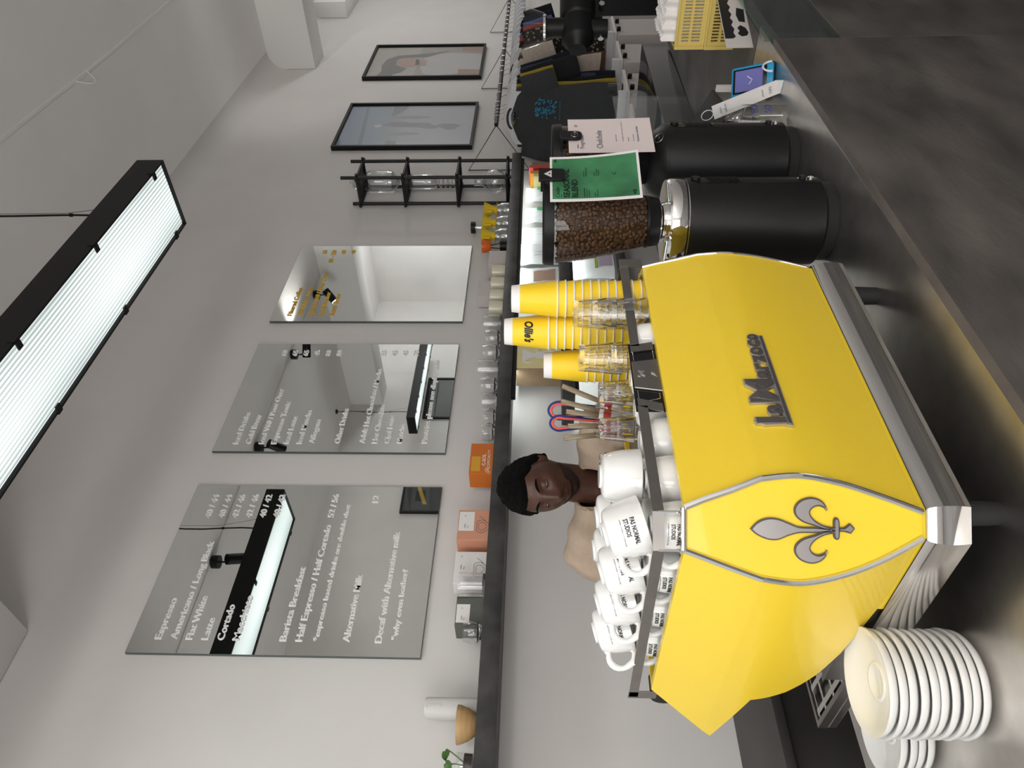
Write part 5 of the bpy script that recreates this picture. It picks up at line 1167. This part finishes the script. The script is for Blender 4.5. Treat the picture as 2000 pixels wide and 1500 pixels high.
tc = nt.nodes.new('ShaderNodeTexCoord'); nt.links.new(tc.outputs['Object'], vo.inputs['Vector']); nt.links.new(vo.outputs['Distance'], rp.inputs['Fac']); nt.links.new(rp.outputs['Color'], bs.inputs['Base Color']); M['leopard'] = m
def cloth(n, c): M[n] = mat(n, c, .9, noise_amt=.08, noise_scale=40, bump=.15, bump_scale=25)
for n, c in (('cl_char',(.040,.043,.044)), ('cl_must',(.36,.26,.03)), ('cl_black',(.012,.013,.015)), ('cl_slate',(.045,.055,.085)), ('cl_navy',(.010,.012,.028)), ('cl_cream',(.50,.43,.36)), ('cl_brown',(.12,.055,.03)), ('cl_red',(.42,.075,.05)), ('cl_blue',(.10,.14,.32)), ('cl_print_blue',(.05,.25,.40))): cloth(n, c)
def tee(x, label, m_, lng=.80, w=.27, seed=0, ang=.0, collar=None, deco=None, longs=False):
    t = thing('hanging_shirt', label, 'shirt', (x, RY0, RZ0-.15), 'shirts on the rail')
    def Q(l, z, d): return Vector((x+d+l*math.sin(ang), RY0+l*math.cos(ang), z))
    ztop = RZ0-.088; zb = ztop-lng
    def shoulder(l): return ztop-.02-.30*max(0, abs(l)-.075) if abs(l) > .075 else ztop-.02-.055*(1-(l/.075)**2)
    def f(a, b):
        ph = 2*PI*a; l = w*math.copysign(abs(math.cos(ph))**.8, math.cos(ph)); dd = .020*math.sin(ph)
        zt = shoulder(l*.86); z = zb+(zt-zb)*b; l2 = l*(.98-.12*b)+.006*math.sin(z*14+seed)*(1-b)
        fold = .006*math.sin(l*26+seed+z*3)*(1-b)*.9
        return Q(l2, z+ .008*math.sin(l*12+seed)*(1-b), dd*(1-.75*b**5)+fold)
    mb = MB(); mb.grid(f, 56, 22, cu=True)
    for s in (-1, 1):
        L = .42 if longs else .25
        def g(a, b, s=s):
            ph = 2*PI*a; rad = .088*(1-.10*b); base = Vector((s*(w*.80), ztop-.115, 0)); d = Vector((s*.30, -.95, 0)).normalized(); nn = Vector((d.y*-1, d.x, 0))*s
            c = base+d*(L*b)+nn*(rad*math.cos(ph)*1.05)
            return Q(c.x, c.y, +.020*math.sin(ph)+.004*math.sin(b*9+seed))
        mb.grid(g, 20, 6, cu=True)
    mb.build('body', m_, t)
    mb = MB()
    mb.tube([Q(.078*math.cos(a), ztop-.012-.035*(1+math.sin(a))*1.0+.02, -.014*math.copysign(1, -math.sin(a)) if abs(math.sin(a)) > .2 else -.0) for a in [i*2*PI/20 for i in range(20)]], .009, 8, closed=True); mb.build('collar', collar or m_, t)
    if deco: deco(t, Q, ztop)
    return t
def deco1(t, Q, zt):
    rnd = random.Random(9); mb = MB()
    for i in range(70):
        l = -.12+.15*rnd.random(); z = zt-.21-.15*rnd.random(); a = rnd.random()*3
        mb.tube([Q(-.045+l*.9+.012*math.cos(a+q), z+.010*math.sin(a+q*1.3), -.040) for q in (0,.6,1.2,1.9)], .0036, 4)
    for i in range(11): mb.tube([Q(-.135+.013*i, zt-.385, -.040), Q(-.130+.013*i, zt-.385, -.040)], .004, 4)
    mb.build('chest_print', 'cl_print_blue', t)
def deco2(t, Q, zt):
    mb = MB(); mb.tube([Q(-.10+.012*math.cos(a), zt-.14+.012*math.sin(a), -.034) for a in [i*.7 for i in range(9)]], .006, 5); mb.build('chest_emblem', 'cl_slate', t)
items = [(5.45, 'front charcoal T shirt with a blue chest print', 'cl_char', .80, .27, None, deco1, 0), (5.51, 'mustard yellow shirt just behind the charcoal one', 'cl_must', .78, .275, None, None, 0), (5.57, 'black shirt behind the mustard one', 'cl_black', .77, .275, None, None, 1), (5.635, 'slate blue shirt behind the black one', 'cl_slate', .66, .27, None, None, 0), (5.71, 'dark navy long shirt behind the slate blue one', 'cl_navy', .80, .26, None, None, 1),
  (5.90, 'cream T shirt with a small chest emblem', 'cl_cream', .70, .32, None, deco2, 0), (6.08, 'brown shirt behind the cream one', 'cl_brown', .76, .28, None, None, 0), (6.36, 'leopard spotted shirt behind the brown one', 'leopard', .77, .30, None, None, 1), (6.47, 'rust red shirt behind the leopard spotted one', 'cl_red', .74, .30, None, None, 0), (6.60, 'blue shirt behind the rust red one', 'cl_blue', .70, .30, None, None, 0), (6.72, 'navy shirt second from the blue one', 'cl_navy', .72, .30, None, None, 0), (6.90, 'black shirt farthest along the rail', 'cl_black', .78, .30, None, None, 0)]
for i, (x, lb, m_, lg, w, co, de, ls) in enumerate(items): tee(x, lb, m_, lg, w, i*1.7, .04*math.sin(i*2.3), co, de, ls)
hs = [it[0] for it in items]; hl = ['white hanger carrying the '+it[1].replace('front ', 'front ') for it in items]
H0 = None
for x, lb in zip(hs, hl):
    lb = ' '.join(lb.split()[:14])
    if H0 is None: H0 = hanger(x, lb); hx = x
    else: dup(H0, lb, loc=(x, RY0, RZ0))
for i in range(11):
    x = 7.06+.13*i; dup(H0, ('empty white hanger next to the last black shirt' if i == 0 else 'empty white hanger, number %d in the row past the shirts' % (i+1)) if i < 1 else ['', 'second empty white hanger past the last black shirt', 'third empty white hanger past the last black shirt', 'fourth empty white hanger past the last black shirt', 'fifth empty white hanger past the last black shirt', 'sixth empty white hanger past the last black shirt', 'seventh empty white hanger past the last black shirt', 'eighth empty white hanger past the last black shirt', 'ninth empty white hanger past the last black shirt', 'tenth empty white hanger past the last black shirt', 'empty white hanger at the far end of the rail'][i], loc=(x, RY0, RZ0))
# white low display stands under the shirts
def stand(x, y, lb):
    t = thing('display_stand', lb, 'stand', (x, y, 0), 'white display stands under the rail')
    MB().box(x-.20, x+.20, y-.2, y+.26, .03, .98, .004).build('cabinet', 'lightgrey', t, smooth=0)
    MB().box(x-.23, x-.19, y-.23, y+.29, 1.0, 1.06, .003).build('upstand', 'plastic_w', t, smooth=0)
    MB().box(x-.22, x+.22, y-.22, y+.28, .98, 1.0, .002).build('top', 'paper_w', t, smooth=0)
    for k in (-.1, .1): MB().cyl((x+k, y-.232, .955), (x+k, y-.20, .955), .016, n=12).build('black_knob', 'black', t)
    MB().box(x-.19, x+.19, y-.19, y+.25, 0, .03).build('plinth', 'black_matte', t, smooth=0)
for i, lb in enumerate(('white display stand nearest the pink card', 'second white display stand from the pink card', 'third white display stand from the pink card', 'fourth white display stand from the pink card', 'white display stand farthest along under the shirts')): stand(4.72+.62*i, 2.24, lb)
def gobj(x, y, lb): sglass(x, y, .035, .11, lb, 0, 'drinking_glass', 1.0005, 'glasses on the display stands')
gobj(4.80, 2.12, 'clear glass on the first display stand, left'); gobj(4.88, 2.20, 'clear glass on the first display stand, right'); gobj(5.42, 2.1, 'clear glass on the second display stand')

# ------------------------------------------------------------------ the person behind the machine
pt = (1.50, 1.95)
per = thing('person', 'person with short black hair in a beige open neck shirt, looking down behind the machine', 'person', (1.53, 2.0, 0))
BR = bmesh.new
def cap_(mb, p0, p1, r0, r1, n=18):
    p0, p1 = Vector(p0), Vector(p1); d = p1-p0; L = d.length; Mx = Matrix.Translation(p0) @ d.to_track_quat('Z','Y').to_matrix().to_4x4()
    pr_ = [(0,-r0)]+[(r0*math.cos(a), r0*math.sin(a)) for a in [-PI/2+PI/2*i/5 for i in range(1,6)]]+[(r1*math.cos(a), L+r1*math.sin(a)) for a in [PI/2*i/5 for i in range(5)]]+[(0, L+r1)]
    mb.lathe(pr_, n, Mx)
def ell(mb, c, rx, ry, rz, rot): mb.sphere((0,0,0), 1, 28, (rx,ry,rz), Matrix.Translation(c) @ rot)
FD = Vector((-.72,-.69,0)).normalized(); SD = Vector((-.69,.72,0)).normalized()     # forwards, and towards picture-left
BODY = Matrix((( SD.x, -FD.x, 0, 0), (SD.y, -FD.y, 0, 0), (0,0,1,0), (0,0,0,1)))
PN = Vector((1.435,1.765,1.448)); pel = Vector((1.56,1.985,.96))
shL = Vector((1.285,1.895,1.448)); shR = Vector((1.545,1.615,1.412))
def wp_(a, b, k): return a+(b-a)*k
def remesh(mb, vox, name, m_, parent, sm=6, extra=None):
    off = Vector(ORG[parent.name])
    bmesh.ops.translate(mb.bm, verts=list(mb.bm.verts), vec=-off)
    bmesh.ops.recalc_face_normals(mb.bm, faces=list(mb.bm.faces))
    me = bpy.data.meshes.new(name); mb.bm.to_mesh(me); mb.bm.free(); o = bpy.data.objects.new(name+'_tmp', me); COL.objects.link(o)
    q = o.modifiers.new('r', 'REMESH'); q.mode = 'VOXEL'; q.voxel_size = vox; q.use_smooth_shade = True
    s = o.modifiers.new('s', 'SMOOTH'); s.iterations = sm; s.factor = .5
    dg = bpy.context.evaluated_depsgraph_get(); m2 = bpy.data.meshes.new_from_object(o.evaluated_get(dg)); bpy.data.objects.remove(o); m2.name = name
    m2.materials.clear(); m2.materials.append(M[m_]); m2.shade_smooth()
    ob = bpy.data.objects.new(name, m2); COL.objects.link(ob); ob.parent = parent; ORG[ob.name] = tuple(off); return ob
# head: facing direction
fy = math.atan2(-.50, -.84); HC = Vector((1.404,1.722,1.596))
HM = Matrix.Translation(HC) @ RZ(fy+PI/2) @ RX(math.radians(17)) @ RY(math.radians(-3))  # local -Y forwards, +X to the person's left
def G(x, s): return math.exp(-(x/s)**2)
def head_pt(a, b, grow=0.):
    th = 2*PI*a; ph = PI*b
    dx, dy, dz = math.sin(ph)*math.sin(th), -math.sin(ph)*math.cos(th), math.cos(ph)
    z = .118*dz; x = .077*dx; y = .097*dy
    if dz < 0:
        k = -dz; x *= 1-.30*k**1.6; y *= (1-.16*k**2) if dy < 0 else (1-.42*k**1.3)
        if dy < 0: y -= .004*k
    else: y *= 1+.02*dz
    if dy < 0:
        f = min(1., -dy*1.6)
        X, Zz = x, z
        d = 0.
        d += .0245*G(X,.0125)*G(Zz+.022,.016)+.013*G(X,.010)*G(Zz-.004,.020)          # nose tip, bridge
        d += .009*(G(X-.0155,.008)+G(X+.0155,.008))*G(Zz+.027,.009)                   # nostrils
        d -= .0105*(G(X-.031,.0165)+G(X+.031,.0165))*G(Zz-.012,.0125)                 # eye sockets
        d += .0060*(G(X-.030,.022)+G(X+.030,.022))*G(Zz-.034,.009)                    # brow
        d += .0060*(G(X-.043,.018)+G(X+.043,.018))*G(Zz+.018,.020)                    # cheekbones
        d += .0085*G(X,.024)*G(Zz+.0535,.0055)+.0085*G(X,.020)*G(Zz+.0665,.0065)-.004*G(X,.022)*G(Zz+.0600,.0028)   # lips
        d -= .003*G(X,.02)*G(Zz+.080,.007); d += .0075*G(X,.022)*G(Zz+.098,.014)      # chin
        y -= d*f
    v_ = Vector((x, y, z))
    if grow: v_ *= (1+grow/ v_.length)
    return v_
mb = MB(); mb.grid(lambda a, b: HM @ head_pt(a, b), 120, 90, cu=True); bmesh.ops.remove_doubles(mb.bm, verts=list(mb.bm.verts), dist=1e-5)
for s in (-1, 1):   # ears, eyeballs under lids
    E = HM @ Matrix.Translation((s*.0765,.012,.0)) @ RZ(s*.35) @ RX(-.12)
    mb.sphere((0,0,0), 1, 20, (.0085,.0175,.030), E); mb.sphere((s*.005,-.004,-.006), 1, 16, (.006,.011,.020), E)
    mb.sphere((s*.031,-.0775,.011), .0128, 18, (1.05,1,.95), HM)
cap_(mb, HM @ Vector((0,.02,-.05)), PN+Vector((.012,.015,-.02)), .056, .060); cap_(mb, PN+Vector((.012,.015,-.02)), wp_(PN, pel, .25), .062, .085)
# trunk, arms and hands, legs
ell(mb, wp_(PN, pel, .36), .165, .100, .185, BODY.to_3x3().to_4x4()); ell(mb, wp_(PN, pel, .80), .145, .100, .19, BODY.to_3x3().to_4x4()); ell(mb, pel, .155, .105, .13, BODY.to_3x3().to_4x4())
elL = Vector((1.13,1.90,1.165)); elR = Vector((1.53,1.545,1.12)); wrL = Vector((1.07,1.79,1.085)); wrR = Vector((1.36,1.70,1.075))
for sh, el, wr in ((shL, elL, wrL), (shR, elR, wrR)):
    cap_(mb, wp_(sh, PN, .12), sh, .062, .058); cap_(mb, sh, el, .054, .041); cap_(mb, el, wr, .042, .028)
    d = (wr-el).normalized(); d = (d+Vector((-.15,-.35,-.25))).normalized(); si = d.cross(Vector((0,0,1))).normalized()
    pm = wr+d*.05; ell(mb, pm, .040, .048, .016, (Matrix((si, d, si.cross(d))).transposed()).to_4x4())
    for k, (o_, L_) in enumerate(((-.030,.070), (-.010,.080), (.010,.076), (.029,.060))):
        b0 = wr+d*.088+si*o_; b1 = b0+(d+Vector((0,0,-.25))).normalized()*L_*.55; b2 = b1+(d*.55+Vector((0,0,-.83))).normalized()*L_*.45
        cap_(mb, b0-d*.02, b1, .0095, .0085, 12); cap_(mb, b1, b2, .0085, .007, 12)
    b0 = wr+d*.03-si*.034; b1 = b0+(d*.6-si*.7+Vector((0,0,-.25))).normalized()*.04; cap_(mb, b0, b1, .012, .010, 12); cap_(mb, b1, b1+(d*.9-si*.15+Vector((0,0,-.4))).normalized()*.032, .010, .008, 12)
for s in (-1, 1):
    hp = pel+SD*s*.085+Vector((0,0,-.06)); kn = hp+Vector((.0,.02,-.42)); an = kn+Vector((.03,.03,-.40)); cap_(mb, hp, kn, .082, .056); cap_(mb, kn, an, .055, .038); cap_(mb, an+Vector((0,0,-.03)), an+FD*.15+Vector((0,0,-.045)), .036, .028)
body = remesh(mb, .0042, 'body', 'skin', per, 3)
# eyes, brows, lips as small pieces
mb = MB()
for s in (-1, 1):
    eye_ = MB().sphere((s*.031,-.0788,.0065), .0122, 18, (1.0,1,.36), HM).build('eye', 'eyewhite', per)
    MB().sphere((s*.031-.003,-.0875,.0058), .0050, 14, (1,.8,.75), HM).build('iris', 'ink', eye_)
for s in (-1, 1): MB().tube([HM @ (head_pt(.5, .5) if False else Vector((s*(.014+.036*k/8), -.0955+.0155*(k/8)**2+.002, .031+.007*math.sin(PI*k/8*.8)))) for k in range(9)], [.0018+.002*math.sin(PI*(k+.6)/9) for k in range(9)], 6).build('eyebrow', 'hair', per)
def hmask(p):     # hair: above a rounded hairline
    f = -p.y; line = .062 if f > .02 else (.062-.10*min(1, (.02-f)/.05) if f > -.03 else -.040)
    if abs(p.x) > .055 and f > -.0: line = min(line, .045)
    return p.z > line
mb = MB(); rnd = random.Random(2); V, Fi, idx = [], [], {}
N1, N2 = 140, 90
def hp_(i, j):
    p0 = head_pt(i/N1, j/N2); g = .0135+.0045*noise.noise(p0*70)+.002*noise.noise(p0*190)
    f = -p0.y; line = .060 if f > .02 else (.060-.098*min(1, (.02-f)/.05) if f > -.03 else -.040)
    if abs(p0.x) > .05 and f > .0: line = line-.03*min(1, (abs(p0.x)-.05)/.02)
    e = min(1., max(0., (p0.z-line)/.012)); return head_pt(i/N1, j/N2, -.004+(g+.004)*e), p0.z > line-.008
for j in range(N2+1):
    for i in range(N1):
        p, ok = hp_(i, j)
        if ok: idx[(i, j)] = len(V); V.append(HM @ p)
for j in range(N2):
    for i in range(N1):
        q = [(i, j), ((i+1) % N1, j), ((i+1) % N1, j+1), (i, j+1)]
        if all(k in idx for k in q): Fi.append([idx[k] for k in q])
mb._add(V, Fi); mb.build('hair', 'hair', per, smooth=1.4)
# short beard shadow on jaw and chin
mb = MB(); V, Fi, idx = [], [], {}
for j in range(N2+1):
    for i in range(N1):
        p0 = head_pt(i/N1, j/N2); f = -p0.y
        inb = f > -.005 and p0.z < -.052-.030*math.exp(-((abs(p0.x)-.026)/.012)**2)*0-.022*math.exp(-(abs(p0.x)/.030)**4) or (abs(p0.x) < .030 and -.048 < p0.z < -.041 and f > .06)
        if inb: idx[(i, j)] = len(V); V.append(HM @ head_pt(i/N1, j/N2, .0012+.0008*noise.noise(p0*200)))
for j in range(N2):
    for i in range(N1):
        q = [(i, j), ((i+1) % N1, j), ((i+1) % N1, j+1), (i, j+1)]
        if all(k in idx for k in q): Fi.append([idx[k] for k in q])
M['beard'] = mat('beard_stubble', (.022,.011,.008), .8); mb._add(V, Fi); mb.build('beard', 'beard', per, smooth=1.4)
# shirt
mb = MB()
ell(mb, wp_(PN, pel, .34), .182, .118, .19, BODY.to_3x3().to_4x4()); ell(mb, wp_(PN, pel, .72), .168, .118, .24, BODY.to_3x3().to_4x4()); ell(mb, wp_(PN, pel, .98), .168, .122, .13, BODY.to_3x3().to_4x4())
cap_(mb, PN+Vector((.014,.018,-.020)), wp_(PN, pel, .3), .076, .11)
for sh, el in ((shL, elL), (shR, elR)):
    cap_(mb, PN+Vector((.012,.015,-.045)), sh+Vector((0,0,.0)), .070, .070); cap_(mb, sh, wp_(sh, el, .95), .070, .066)
shirt = remesh(mb, .006, 'shirt', 'shirt', per, 8)
# cut the round neck opening and add soft folds
me = shirt.data; b = bmesh.new(); b.from_mesh(me); off = Vector(ORG[per.name])
nc = PN+FD*.045+Vector((0,0,.0))-off
ax = (Vector((0,0,1))+FD*.55).normalized()
kill = []
for vv in b.verts:
    p = vv.co-nc; h = p.dot(ax); rad = (p-ax*h)
    rr = math.hypot(rad.dot(SD)/.060, rad.dot(ax.cross(SD))/.074)
    if h > -.09 and rr < 1.0: kill.append(vv)
    else:
        w_ = vv.co+off; vv.co += vv.normal*(.0035*math.sin(w_.dot(SD)*70+w_.z*28)+.003*math.sin(w_.z*60-w_.dot(SD)*30))
bmesh.ops.delete(b, geom=kill, context='VERTS'); bmesh.ops.recalc_face_normals(b, faces=list(b.faces))
bins = {}
s2_ = ax.cross(SD)
for e in b.edges:
    if e.is_boundary:
        for vv in e.verts:
            p = vv.co-nc
            if p.dot(ax) > -.2: bins.setdefault(int((math.atan2(p.dot(s2_), p.dot(SD))+PI)/(2*PI)*36) % 36, []).append(vv.co.copy())
ring = [sum(bins[k], Vector())/len(bins[k])+off for k in sorted(bins)]
for _ in range(3): ring = [(ring[i-1]+ring[i]*2+ring[(i+1) % len(ring)])/4 for i in range(len(ring))]
b.to_mesh(me); b.free()
if len(ring) > 8: MB().tube(ring, .0065, 8, closed=True).build('collar_band', 'shirt', shirt)
sl = shirt.modifiers.new('thickness', 'SOLIDIFY'); sl.thickness = .004; sl.offset = 1
mb = MB(); c0_ = PN+FD*.045+ax*-.030
mb = MB(); c1_ = wp_(PN, pel, .12)+FD*.118
for k in (0, 1): mb.cyl(c1_+Vector((0,0,.0-.045*k))-FD*.004, c1_+Vector((0,0,-.045*k))+FD*.006, .0065, n=14)
mb.build('shirt_buttons', 'brown_foil', shirt)
mb = MB()
ell(mb, pel+Vector((0,0,-.01)), .168, .122, .13, BODY.to_3x3().to_4x4())
for s in (-1, 1):
    hp = pel+SD*s*.085+Vector((0,0,-.06)); kn = hp+Vector((.0,.02,-.42)); an = kn+Vector((.03,.03,-.36)); cap_(mb, hp, kn, .095, .072); cap_(mb, kn, an, .072, .062)
remesh(mb, .010, 'trousers', 'trouser', per, 5)
mb = MB()
for s in (-1, 1):
    hp = pel+SD*s*.085+Vector((0,0,-.06)); an = hp+Vector((.03,.05,-.82)); cap_(mb, an+Vector((0,0,-.035))-FD*.01, an+FD*.16+Vector((0,0,-.04)), .042, .036)
mb.build('shoes', 'black_matte', per)

# ------------------------------------------------------------------ light
def area(name, loc, rot, sx, sy, e, col=(1,1,1), spread=PI):
    l = bpy.data.lights.new(name, 'AREA'); l.shape = 'RECTANGLE'; l.size = sx; l.size_y = sy; l.energy = e; l.color = col; l.spread = spread
    o = bpy.data.objects.new(name, l); COL.objects.link(o); o.location = loc; o.rotation_euler = rot; return o
def point_fill(loc, e, col, rad):  # added unseen point lights that brighten the ceiling and walls
    l = bpy.data.lights.new('fill_light', 'POINT'); l.energy = e; l.color = col; l.shadow_soft_size = rad
    o = bpy.data.objects.new('fill_light', l); COL.objects.link(o); o.location = loc
area('window_daylight', (XL-.3, -.75, 1.75), (0, -PI/2, 0), 2.5, 2.4, 75, (1., .985, .965))
area('pendant_tube', (.15, 1.57, 3.20), (0, 0, 0), 1.3, .29, 9, (.95, 1., .985))
area('overhead_fill', (-1.1, .4, 3.9), (0, 0, 0), 1.4, 2.2, 8, (1., .985, .96))  # added soft fill out of view, not a fixture of the room
point_fill((-.3, -1.3, 2.6), 54, (1., .97, .94), .22)
point_fill((9.0, .0, 3.2), 46, (.98, 1., 1.), .2)
w = bpy.data.worlds.new('world'); sc.world = w; w.use_nodes = True; w.node_tree.nodes['Background'].inputs[0].default_value = (.9, .95, 1, 1); w.node_tree.nodes['Background'].inputs[1].default_value = .6
